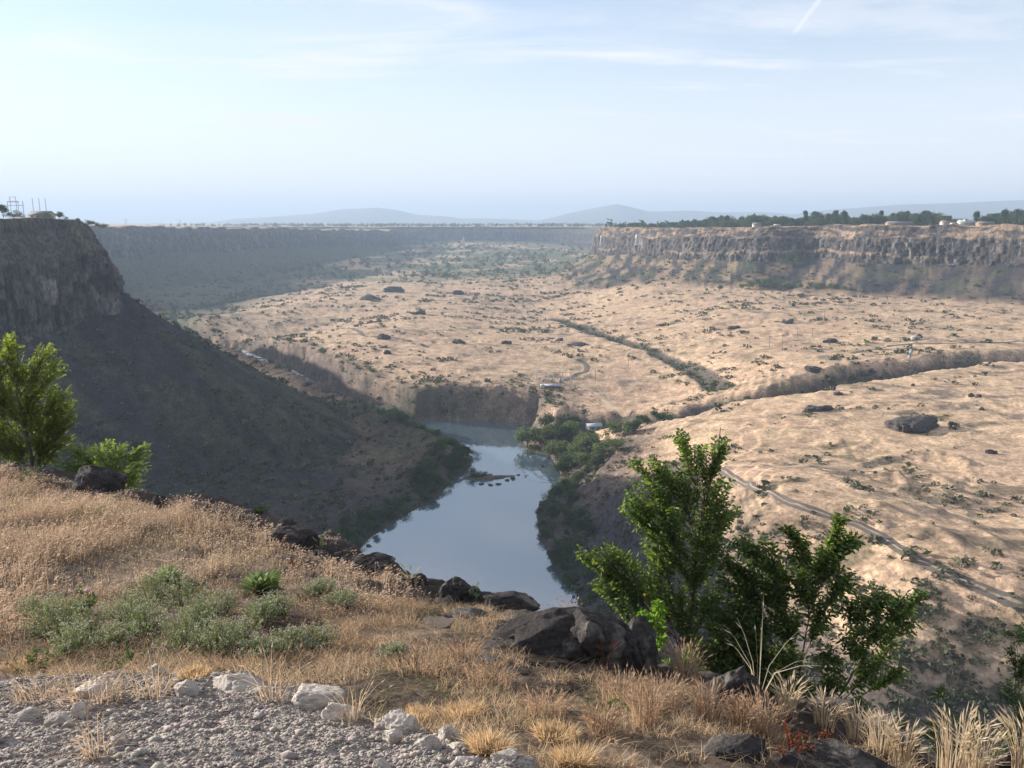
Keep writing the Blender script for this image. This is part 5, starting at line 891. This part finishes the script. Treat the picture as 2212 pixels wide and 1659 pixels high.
def build_far_wood():
    rg = RNG; n = 5200; x = U(-900, 900, n); y = U(1650, 4400, n); z, mk = terrain(x, y); m = (z < -70) & (mk['rs'] > 3) & (mk['talus'] < .6) & (U(0, 1, n) < .25 + 1.6 * np.clip(fbm(x / 160, y / 260, 401, 3) + .15, 0, 1)); x, y, z = x[m], y[m], z[m]
    n2 = 1500; xx = U(-1500, 1700, n2); yy = U(3000, 5600, n2); zz, mk = terrain(xx, yy); m = mk['up'] & (yy > 2800) & ((xx < 900)); x = np.concatenate([x, xx[m]]); y = np.concatenate([y, yy[m]]); z = np.concatenate([z, zz[m]])
    n3 = 700; xx = U(150, 700, n3); yy = U(1500, 2600, n3); zz, mk = terrain(xx, yy); m = mk['up'] & (zz > -30); x = np.concatenate([x, xx[m]]); y = np.concatenate([y, yy[m]]); z = np.concatenate([z, zz[m]])
    n = len(x); s = U(5, 13, n); s = np.where(z > -45, s * 1.1, s * .8); parts = []
    rg2 = np.random.default_rng(5); T = [clump_mesh([((rg2.normal() * .3, rg2.normal() * .3, .5), (.42, .42, .45)) for _ in range(3)], 9, .26, rg2, GA, GB) for _ in range(5)]; ti = RNG.integers(0, 5, n)
    for t, (V, F, C) in enumerate(T):
        k = np.where(ti == t)[0]; m = len(k); W = V[None] * s[k][:, None, None] * U(.8, 1.2, (m, 1, 1)) + np.stack([x[k], y[k], z[k] - .5], -1)[:, None]; parts.append((W.reshape(-1, 3), (F[None] + (np.arange(m) * len(V))[:, None, None]).reshape(-1, 4), (C[None] * U(.7, 1.3, (m, 1, 1))).reshape(-1, 3)))
    V, F, C = merge(parts); tag(mesh_np('distant_woodland', V, F, M_LEAFFAR, C), kind='stuff')
build_far_wood()

# rock outcrops on the bench and the islet stones
def build_outcrops():
    g = 'dark lava rocks scattered over the bench'
    L = [z6(1560, 388) + (92, 30), z3(1240, 1335) + (50, 13), z3(1015, 1455) + (20, 8), z3(980, 1425) + (9, 9), z3(860, 1560) + (46, 13), z3(950, 1555) + (24, 10), z3(1950, 1555) + (12, 6), z3(1880, 1465) + (12, 7), z3(1920, 1470) + (12, 6), z3(1495, 1395) + (8, 5), z3(690, 990) + (24, 8), z3(335, 1025) + (28, 8), z3(980, 1118) + (30, 8), z3(720, 880) + (9, 6), z3(1540, 1085) + (12, 8), z2(765, 1120) + (28, 9), z2(1070, 1125) + (22, 8), z2(300, 1190) + (16, 10), z2(510, 935) + (32, 8), z2(330, 790) + (44, 12), z2(760, 805) + (30, 12), z2(190, 840) + (44, 13), z2(1540, 1135) + (46, 6), z2(1420, 1105) + (18, 6), z6(1250, 645) + (8, 4), z3(870, 1300) + (40, 10), z2(270, 1095) + (30, 12), z6(2010, 525) + (20, 8)]
    P = hits([(a, b) for a, b, *_ in L])
    labs = {0: 'largest dark craggy outcrop standing alone on the tan bench, casting a long shadow', 1: 'low dark outcrop just below the lip of the side canyon', 4: 'flat dark outcrop covered with bushes on the upper bench', 21: 'broad dark mound of rock at the far left of the middle plateau'}
    for i, (p, (a, b, w, h)) in enumerate(zip(P, L)):
        sc = np.linalg.norm(p) / FPX; V, F = rock_mesh((w * sc / 2, w * sc * .38, h * sc * .75), 2000 + i * 3, rough=.5, cuts=4); V = V * (1 + .25 * (ridged(V[:, 0] * .6, V[:, 1] * .6, 2100 + i, 3) - .6))[:, None]
        o = mesh_np('lava_outcrop', V, F, M_ROCK, np.broadcast_to(DARK * U(.9, 1.4), V.shape), loc=(p[0], p[1] + w * sc * .3, p[2] + h * sc * .22)); tag(o, labs.get(i, 'small dark lava outcrop on the dry canyon floor'), 'outcrop', None if i in labs else g)
    L = [(1108, 1034, 12, 7), (1095, 1038, 12, 5), (1075, 1046, 16, 5), (1170, 1008, 10, 6), (1120, 1026, 10, 4), (1060, 1048, 16, 4), (1136, 1030, 6, 3), (1040, 1046, 14, 4), (797, 1180, 16, 6), (832, 1116, 6, 3), (1184, 990, 8, 5)]
    for i, (a, b, w, h) in enumerate(L):
        p = at_z(a, b, WATER); sc = np.linalg.norm(p) / FPX; V, F = rock_mesh((w * sc / 2, w * sc * .4, h * sc * .6), 2300 + i, sub=3, rough=.3); o = mesh_np('river_rock', V, F, M_ROCK, np.broadcast_to(DARK * 1.1, V.shape), loc=(p[0], p[1], WATER + .1))
        tag(o, 'single dark rock standing alone in the river right of the islet' if i == 3 else ('dark rock at the water edge of the river bank' if i > 7 else 'dark rock in the row of stones around the islet'), 'rock', None if i == 3 else ('rocks at the river edge' if i > 7 else 'rocks around the islet'))
build_outcrops()

# ------------------------------------------------------------------ roads, tracks, built things
def mat_plain(name, c, rough=.8, spec=.2, n=0.0, ns=3.0): return mat_tint(name, rough, ns if n else None, n, color=c, spec=spec)
def build_roads():
    mr = mat_tint('dirt_track', .95, .8, .25, color=(.12, .10, .085)); mt = mat_tint('faint_track', .95, .8, .2, color=(.44, .32, .22))
    def road(name, pts, w, m, lift=.14):
        P = hits(pts); P = smooth_poly(P[:, :2], 14); s = np.concatenate([[0], np.cumsum(np.hypot(*np.diff(P, axis=0).T))]); n = int(s[-1] / 1.6) + 2; t = np.linspace(0, s[-1], n); x = np.interp(t, s, P[:, 0]); y = np.interp(t, s, P[:, 1]); T = norm(np.column_stack([np.gradient(x), np.gradient(y)])); N_ = np.column_stack([-T[:, 1], T[:, 0]])
        o = np.array([-1, -.5, 0, .5, 1]) * w / 2; X = x[:, None] + N_[:, :1] * o; Y = y[:, None] + N_[:, 1:] * o; Z = tz(X.ravel(), Y.ravel()).reshape(X.shape) + lift + np.array([-.12, 0, .02, 0, -.12]); tag(mesh_np(name, np.stack([X, Y, Z], -1).reshape(-1, 3), grid_faces(n, 5), m, smooth=True), kind='structure')
    road('dirt_road', [(1480, 975), (1570, 1022), (1630, 1055), (1700, 1085), (1790, 1115), (1850, 1133), (1900, 1158), (1960, 1192), (2030, 1232), (2100, 1262), (2212, 1308), (2320, 1345)], 3.0, mr, .22)
    rut = [(1480, 975), (1570, 1022), (1630, 1055), (1700, 1085), (1790, 1115), (1850, 1133), (1900, 1158), (1960, 1192), (2030, 1232), (2100, 1262), (2212, 1308), (2320, 1345)]; road('dirt_road', rut, .8, mat_tint('track_verge', .95, .8, .3, color=(.27, .205, .15)), .30)
    road('plateau_road', [z2(1870, 1580), z2(1800, 1550), z2(1700, 1480), z2(1620, 1420), z2(1540, 1395), z2(1460, 1385), z2(1380, 1390), z2(1240, 1380), z2(1150, 1360)], 4.5, mt, .25)
    road('plateau_track', [z2(1450, 1360), z2(1500, 1335), z2(1570, 1305), z2(1592, 1275), z2(1570, 1245), z2(1520, 1225)], 4.0, mr, .25)
    road('bench_track', [z6(-180, 640), z6(200, 610), z6(600, 600), z6(900, 610), z6(1300, 620)], 2.2, mt, .2)
    road('upper_track', [z3(1660, 955), z3(1760, 920), z3(1880, 890), z3(1960, 870)], 3.5, mt, .3)
    road('upper_road', [z3(1100, 1185), z3(1300, 1150), z3(1500, 1120), z3(1800, 1115), z3(2212, 1105)], 4, mr, .3)
    road('plateau_path', [z2(40, 1020), z2(110, 1040), z2(160, 1075), z2(330, 1080), z2(430, 1100), z2(560, 1145)], 4, mr, .3)
build_roads()
WOOD = mat_plain('weathered_wood', (.20, .16, .13)); STEEL = mat_plain('dull_steel', (.30, .31, .32), .5); WHITE = mat_plain('white_paint', (.40, .385, .36), .8); ROOF = mat_plain('grey_roof', (.16, .15, .15)); BROWN = mat_plain('brown_wall', (.26, .17, .12)); PANE = mat_plain('dark_glass', (.03, .035, .04), .15, .5); ROOFW = mat_plain('pale_metal_roof', (.36, .385, .41), .6, .2)
def boxm(name, c, s, m, parent=None, rz=0.0):
    x, y, z = [k / 2 for k in s]; V = np.array([(a * x, b * y, d * z) for d in (-1, 1) for b in (-1, 1) for a in (-1, 1)], float); ca, sa = math.cos(rz), math.sin(rz); V[:, :2] = V[:, :2] @ np.array([[ca, sa], [-sa, ca]]); return mesh_np(name, V + np.array(c), np.array([(0, 2, 3, 1), (4, 5, 7, 6), (0, 1, 5, 4), (2, 6, 7, 3), (0, 4, 6, 2), (1, 3, 7, 5)]), m, parent=parent)
def gable(name, w, d, h0, h1, m, parent, over=.4):
    x, y = w / 2 + over, d / 2 + over; t = .25; V = np.array([(-x, -y, h0), (x, -y, h0), (-x, y, h0), (x, y, h0), (-x, 0, h1), (x, 0, h1)], float); V = np.vstack([V, V + np.array([0, 0, t])]); F4 = np.array([(0, 1, 5, 4), (2, 4, 5, 3), (6, 10, 11, 7), (8, 9, 11, 10), (0, 6, 7, 1), (2, 3, 9, 8), (0, 4, 10, 6), (4, 2, 8, 10), (1, 7, 11, 5), (5, 11, 9, 3)]); return mesh_np(name, V, F4, m, parent=parent)
def house(name, p, w, d, hw, hr, wall, roof, lab, cat='house', rz=0.0, nwin=3, door=True, chimney=False):
    r = empty(name, p, lab, cat, None, rz); V = np.array([(-w / 2, -d / 2, -.6), (w / 2, -d / 2, -.6), (w / 2, d / 2, -.6), (-w / 2, d / 2, -.6), (-w / 2, -d / 2, hw), (w / 2, -d / 2, hw), (w / 2, d / 2, hw), (-w / 2, d / 2, hw), (-w / 2, 0, hw + hr - .1), (w / 2, 0, hw + hr - .1)], float)
    mesh_np('wall', V, [np.array([(0, 1, 5, 4), (1, 2, 6, 5), (2, 3, 7, 6), (3, 0, 4, 7)]), np.array([(5, 6, 9), (7, 4, 8)])], wall, parent=r); rf = gable('roof', w, d, hw - .12, hw + hr, roof, r)
    if chimney: boxm('chimney', (w * .25, d * .15, hw + hr * .8), (.9, .9, 2.0), wall, rf)
    for k in range(nwin):
        wx = -w / 2 + (k + .7) * w / (nwin + .4); wn = boxm('window', (wx, -d / 2 - .02, hw * .58), (1.5, .12, 1.2), WHITE, r); boxm('pane', (wx, -d / 2 - .09, hw * .58), (1.25, .06, .95), PANE, wn)
    if door: boxm('door', (w * .12, -d / 2 - .04, 1.0), (1.0, .1, 2.0), BROWN, r)
    return r
def build_houses():
    def rimp(zx, back, dz=0): return rim_point(z3(zx, 0)[0], back) + np.array([0, 0, dz])
    house('white_house', rimp(480, 34), 11, 7, 3, 3.4, WHITE, ROOF, 'white gabled house at the left of the far rim tree row', nwin=4); house('white_outbuilding', rimp(612, 36), 8, 5, 2.4, 1, WHITE, ROOFW, 'small white flat building on the far rim between two broad trees', 'building', nwin=2)
    house('brown_house', rimp(1400, 36), 30, 10, 3.4, 2.4, BROWN, ROOF, 'long dark roofed house half hidden in the middle of the far rim trees', nwin=5); house('white_sided_house', rimp(1700, 34), 10, 7, 3.6, 2.4, WHITE, BROWN, 'small house with brown roof and white wall left of the large white house', nwin=3)
    r = house('large_house', rimp(1835, 32), 18, 9, 4, 2.6, WHITE, ROOFW, 'large white house with pale roofs and a turret on the far rim', nwin=6, chimney=True); house_t = boxm('turret', (-2, -2, 5), (3, 3, 4), WHITE, r); boxm('turret_roof', (-2, -2, 7.3), (3.6, 3.6, .6), ROOFW, house_t)
    house('low_house', rimp(1960, 36), 18, 9, 3, 2, BROWN, ROOF, 'low dark roofed house right of the large white house', nwin=3); house('garage_shed', rimp(1760, 30), 8, 6, 2.8, 1.2, WHITE, ROOF, 'tiny white garage between two houses on the far rim', 'garage', nwin=1)
    p = at_y(210 / 3, 368.7 + 292 / 3, 500); p[2] = max(p[2] - .5, tz(p[0], p[1])[0]); house('bluff_house', p + np.array([0, 10, -1.2]), 12, 9, 2.2, 2.2, WHITE, ROOF, 'low house with dark hipped roof on top of the shaded bluff', nwin=3)
    P = hits([z5(1640, 378), z2(1365, 1415), z3(1515, 1100)]); house('river_shed', P[0] + np.array([0, 3, .9]), 8.5, 6, 2.2, 1.2, WHITE, ROOFW, 'white roofed shed among the riverside trees', 'shed', .25, 2)
    r = house('pump_building', P[1] + np.array([0, 2, .3]), 10, 5, 2.0, .5, BROWN, ROOFW, 'long pale low building by the substation on the brown bluff', 'building', 0, 4); boxm('annex', (-6.6, -1, 1.1), (2.8, 3.6, 2.8), WHITE, r)
    house('control_hut', P[2] + np.array([0, 2, .3]), 5.5, 3.5, 1.8, .5, mat_plain('concrete', (.33, .31, .28)), mat_plain('concrete_roof', (.36, .34, .31)), 'small pale hut at the head of the side canyon spillway', 'hut', 0, 1)
    # substation frames behind the pump building
    s0 = P[1] + np.array([2, 16, 0]); s0[2] = tz(s0[0], s0[1])[0]; r = empty('substation', s0, 'small substation of steel frames behind the pale low building', 'substation')
    for k in range(5):
        v, f = tubes([(np.array([[-12 + k * 6, 0, -.5], [-12 + k * 6, 0, 7.5]]), [.18, .14]), (np.array([[-12 + k * 6, 5, -.5], [-12 + k * 6, 5, 7.5]]), [.18, .14]), (np.array([[-12 + k * 6, 0, 7.2], [-12 + k * 6, 5, 7.2]]), [.14, .14])], 4); mesh_np('frame', v, f, STEEL, parent=r)
    for k in range(2): v, f = tubes([(np.array([[-12, 5 * k, 7.4], [12, 5 * k, 7.4]]), [.13, .13])], 4); mesh_np('busbar', v, f, STEEL, parent=r)
    for k in range(3): boxm('transformer', (-7 + k * 6, 2.5, 1.2), (2.2, 1.8, 2.6), STEEL, r)
build_houses()
def build_poles():
    L = [(z2(1645, 1370), 80 / 3), (z2(1860, 1262), 82 / 3), (z2(2063, 1172), 22), (z3(1003, 980), 75 / 3), (z3(916, 975), 22), (z3(742, 1083), 21), (z3(838, 1075), 18), (z3(643, 1165), 34), (z3(560, 1150), 26), (z3(1075, 900), 20), (z3(1218, 830), 14), (z3(1300, 820), 13), (z2(1420, 1390), 20), (z2(1325, 1385), 20)]
    P = hits([a for a, _ in L])
    for i, (p, (_, h)) in enumerate(zip(P, L)):
        H = h * np.linalg.norm(p) / FPX; r = empty('utility_pole', p, 'wooden utility pole in the line crossing the dry plateau', 'pole', 'utility poles across the plateau', U(-.4, .4)); v, f = tubes([(np.array([[0, 0, -.6], [0, 0, H]]), [.26, .18])], 6); mesh_np('pole', v, f, WOOD, parent=r); boxm('crossarm', (0, 0, H - .9), (3.0, .22, .25), WOOD, r)
    def z1(x, y): return x / 3, 368.7 + y / 3
    def pyl(xs, top, bot, Y, lab, arm, brace, low=None):
        b = at_y(*z1(sum(xs) / len(xs), bot), Y); b[2] = max(tz(b[0], b[1])[0], -8); tp = at_y(*z1(xs[0], top), Y)[2]; H = tp - b[2]; r = empty('power_pylon', b, lab, 'pylon'); X = [at_y(*z1(x, bot), Y)[0] - b[0] for x in xs]
        for x in X: v, f = tubes([(np.array([[x, 0, -1], [x, 0, H]]), [.22, .17])], 6); mesh_np('leg', v, f, STEEL, parent=r)
        if arm: boxm('crossarm', (sum(X) / len(X), 0, H * .86), (abs(X[-1] - X[0]) * 2.1, .25, .35), STEEL, r); boxm('crossarm', (sum(X) / len(X), 0, H * .99), (abs(X[-1] - X[0]) * 1.05, .2, .25), STEEL, r)
        if brace:
            for a, c in zip(X[:-1], X[1:]):
                for u, w in ((.15, .5), (.5, .15)): v, f = tubes([(np.array([[a, 0, H * u], [c, 0, H * w]]), [.10, .10])], 4); mesh_np('brace', v, f, STEEL, parent=r)
    pyl([75, 113], 168, 285, 560, 'double leg pylon with two crossarms at the far left on the bluff', True, True); pyl([220, 262, 303], 178, 285, 560, 'three leg pylon with diagonal braces on the shaded bluff', False, True); pyl([57, 125], 196, 285, 640, 'smaller double leg pylon behind the tall one on the bluff', True, False); pyl([155, 156], 196, 285, 660, 'single mast pylon between the two big ones on the bluff', False, False)
    for x, top, bot, Y, lab in [(815, 312, 335, 1500, 'tiny distant pylon on the left plateau skyline, nearest the bluff'), (1168, 320, 345, 1700, 'tiny distant pylon in the middle of the left plateau skyline'), (1578, 326, 352, 1800, 'braced distant pylon at the right of the left plateau skyline')]:
        b = at_y(*z1(x, bot), Y); t = at_y(*z1(x, top), Y); H = t[2] - b[2]; r = empty('distant_pylon', b, lab, 'pylon'); 
        for sx in (-1, 1): v, f = tubes([(np.array([[sx * 2.2, 0, -6], [sx * .4, 0, H]]), [.3, .2])], 4); mesh_np('leg', v, f, STEEL, parent=r)
        boxm('crossarm', (0, 0, H * .8), (8, .3, .4), STEEL, r)
build_poles()
def build_falls():
    from mathutils.bvhtree import BVHTree
    m = mat_tint('falling_water', .6, .5, .15, color=(.80, .82, .83), stretch=(3, 3, .3)); me = bpy.data.objects['sunlit_canyon_cliff'].data; bv = BVHTree.FromPolygons([v.co[:] for v in me.vertices], [p.vertices[:] for p in me.polygons])
    for x, y0, y1, w, lab in [(1299, 509, 532, 5.5, 'thin white waterfall near the end of the sunlit cliff'), (1375, 506, 530, 7, 'white waterfall on the sunlit cliff right of the thin one')]:
        pts = []
        for y in np.linspace(y0, y1, 12):
            d = Vector(ray(x - (y - y0) * .06, y)).normalized(); h = bv.ray_cast(Vector((0, 0, 0)), d); pts.append(h[0] - d * 2.5 if h[0] else None)
        pts = [p for p in pts if p]
        if len(pts) < 3: print('fall missed', x); continue
        Y = min(p.y for p in pts); X = np.array([p[:] for p in pts]); X[:, 1] = np.minimum.accumulate(X[:, 1]); n = len(X); wd = np.linspace(.5, 1.0, n) * w * Y / FPX / 2; off = np.array([(-1, .6), (-.4, -.5), (.3, -.6), (1, .5)]); V = np.stack([np.column_stack([X[:, 0] + a * wd, X[:, 1] + b * .8, X[:, 2]]) for a, b in off], 1).reshape(-1, 3); tag(mesh_np('waterfall', V, grid_faces(n, 4), m, smooth=True), lab, 'waterfall')
    P = hits([z3(1480, 1150), z3(1470, 1180), z3(1462, 1210), z3(1455, 1240)]); n = len(P); V = np.stack([np.column_stack([P[:, 0] + a * .75 + b * .2, P[:, 1] - .4 + 0 * b, P[:, 2] + .4 - .25 * abs(a)]) for a, b in ((-1, 0), (-.4, 1), (.4, -1), (1, 0))], 1).reshape(-1, 3); tag(mesh_np('spillway_water', V, grid_faces(n, 4), mat_tint('chute_water', .6, .5, .2, color=(.40, .44, .46)), smooth=True), 'narrow pale chute of water dropping into the side canyon under the hut', 'waterfall')
build_falls()
def build_bridge():
    Y = 2980.0; mb = mat_plain('bridge_steel', (.12, .10, .09), .6); a = at_y(838, 491.5, Y); b = at_y(1262, 493, Y - 120); r = empty('arch_bridge', a, 'long dark steel arch bridge spanning the far canyon', 'bridge'); L = (b - a); n = 40
    def P(t, z): return [L[0] * t, L[1] * t, L[2] * t + z]
    v, f = tubes([(np.array([P(t, 0) for t in (0, .5, 1)]), [2.6, 2.6, 2.6])], 4); mesh_np('deck', v, f, mb, parent=r); t0, t1 = .08, .39; arc = lambda u: -62 + 58 * (1 - (2 * u - 1) ** 2)
    for dy in (-5, 5): v, f = tubes([(np.array([np.array(P(t0 + (t1 - t0) * u, arc(u))) + np.array([0, dy, 0]) for u in np.linspace(0, 1, 24)]), np.full(24, 1.4))], 4); mesh_np('arch_rib', v, f, mb, parent=r)
    for u in np.linspace(.06, .94, 13): v, f = tubes([(np.array([P(t0 + (t1 - t0) * u, arc(u)), P(t0 + (t1 - t0) * u, 0)]), [.8, .8])], 4); mesh_np('column', v, f, mb, parent=r)
    for t in (.45, .52, .6, .68): v, f = tubes([(np.array([P(t, -34 + 20 * (t - .45)), P(t, 0)]), [1.3, 1.3])], 4); mesh_np('pier', v, f, mb, parent=r)
    c = at_y(998.5, 519, Y - 30); w = 9.5 * Y / FPX; h = 15 * Y / FPX; red = mat_plain('flag_red', (.55, .08, .09)); wh = mat_plain('flag_white', (.8, .78, .76)); bl = mat_plain('flag_blue', (.08, .10, .25)); g = empty('hanging_flag', c, 'giant red and white striped flag hung upright below the far bridge', 'flag')
    k = np.linspace(0, 1, 6)
    for i in range(13):
        x0 = -w / 2 + i * w / 13; h0 = h / 2 - (h * .4 if i < 7 else 0); V = np.array([(x + 1.5 * j * (1 if q else 1), .8 * math.sin(j * 6) + dd, (h0 - (h0 + h / 2) * j)) for j in k for q, (x, dd) in enumerate(((x0, 0), (x0 + w / 13, 0)))]); mesh_np('stripe', V, grid_faces(6, 2), red if i % 2 == 0 else wh, parent=g)
    V = np.array([(x, .1, z) for z in (h / 2, h * .1) for x in (-w / 2, -w / 2 + 7 * w / 13)]); mesh_np('canton', V, np.array([(0, 1, 3, 2)]), bl, parent=g)
    p = at_y(1061, 489, 4600); r = empty('hotel_block', p - np.array([0, 0, 12]), 'pinkish square building on the far rim behind the bridge', 'building'); boxm('wall', (0, 0, 12), (30, 22, 26), mat_plain('pink_wall', (.42, .30, .26)), r); boxm('roof', (0, 0, 25.6), (32, 24, 1.2), ROOF, r)
    for k in range(3): boxm('window', (-9 + 9 * k, -11.1, 14), (4, .3, 10), PANE, r)
build_bridge()
def build_mountains():
    m = mat_tint('mountain', .95, .004, .2, color=(.16, .15, .12))
    def ridge(name, pts, Y, dep, label):
        pts = np.array(pts, float); xs = np.linspace(pts[0, 0], pts[-1, 0], 140); ys = np.interp(xs, pts[:, 0], pts[:, 1]); top = np.array([at_y(x, y, Y) for x, y in zip(xs, ys)]); rows = 14; V = []
        for k in range(rows):
            f = k / (rows - 1); e = f * dep - dep / 2; hh = 1 - abs(2 * f - 1) ** 1.3; z = (top[:, 2] + 40) * hh - 40 - 20 * (hh == 0); z = z + 16 * fbm(top[:, 0] / 500, np.full(140, f * 4), 71, 4) * hh * (abs(f - .5) > .08); V.append(np.column_stack([top[:, 0], top[:, 1] + e, z]))
        tag(mesh_np(name, np.vstack(V), grid_faces(rows, 140)[:, ::-1], m, smooth=True), kind='structure')
    ridge('left_hills', [(440, 486), (475, 478), (520, 471), (560, 470), (600, 467), (680, 461), (740, 451), (785, 449), (815, 447), (850, 451), (900, 463), (960, 466), (1000, 472), (1040, 471), (1100, 473), (1170, 476), (1200, 486)], 11800, 2600, None); ridge('peak_hills', [(1120, 486), (1180, 473), (1230, 459), (1290, 447), (1330, 439), (1360, 446), (1400, 456), (1480, 454), (1560, 458), (1640, 457), (1700, 461), (1800, 470), (1850, 486)], 11200, 2600, None)
    ridge('right_hills', [(1600, 486), (1700, 465), (1790, 452), (1850, 448), (1950, 440), (2060, 437), (2140, 433), (2212, 430), (2400, 424), (2700, 430)], 9800, 3000, None)
build_mountains()
# haze: one closed box of thin pale air round everything
def build_haze(top=330.0):
    m = bpy.data.materials.new('haze_air'); m.use_nodes = True; nt = m.node_tree; nt.nodes.clear()
    v = nt.nodes.new('ShaderNodeVolumePrincipled'); v.inputs['Color'].default_value = (.46, .58, .745, 1); v.inputs['Density'].default_value = HAZE; v.inputs['Anisotropy'].default_value = 0.1
    out = nt.nodes.new('ShaderNodeOutputMaterial'); nt.links.new(v.outputs[0], out.inputs['Volume'])
    a, b, y0, y1, z0 = -18000, 18000, -2000, 20000, -140.0
    V = np.array([(x, y, z) for z in (z0, top) for y in (y0, y1) for x in (a, b)], float)
    F = np.array([(0, 2, 3, 1), (4, 5, 7, 6), (0, 1, 5, 4), (2, 6, 7, 3), (0, 4, 6, 2), (1, 3, 7, 5)])
    o = mesh_np('haze', V, F, m); tag(o, kind='stuff'); m.cycles.homogeneous_volume = True
build_haze()
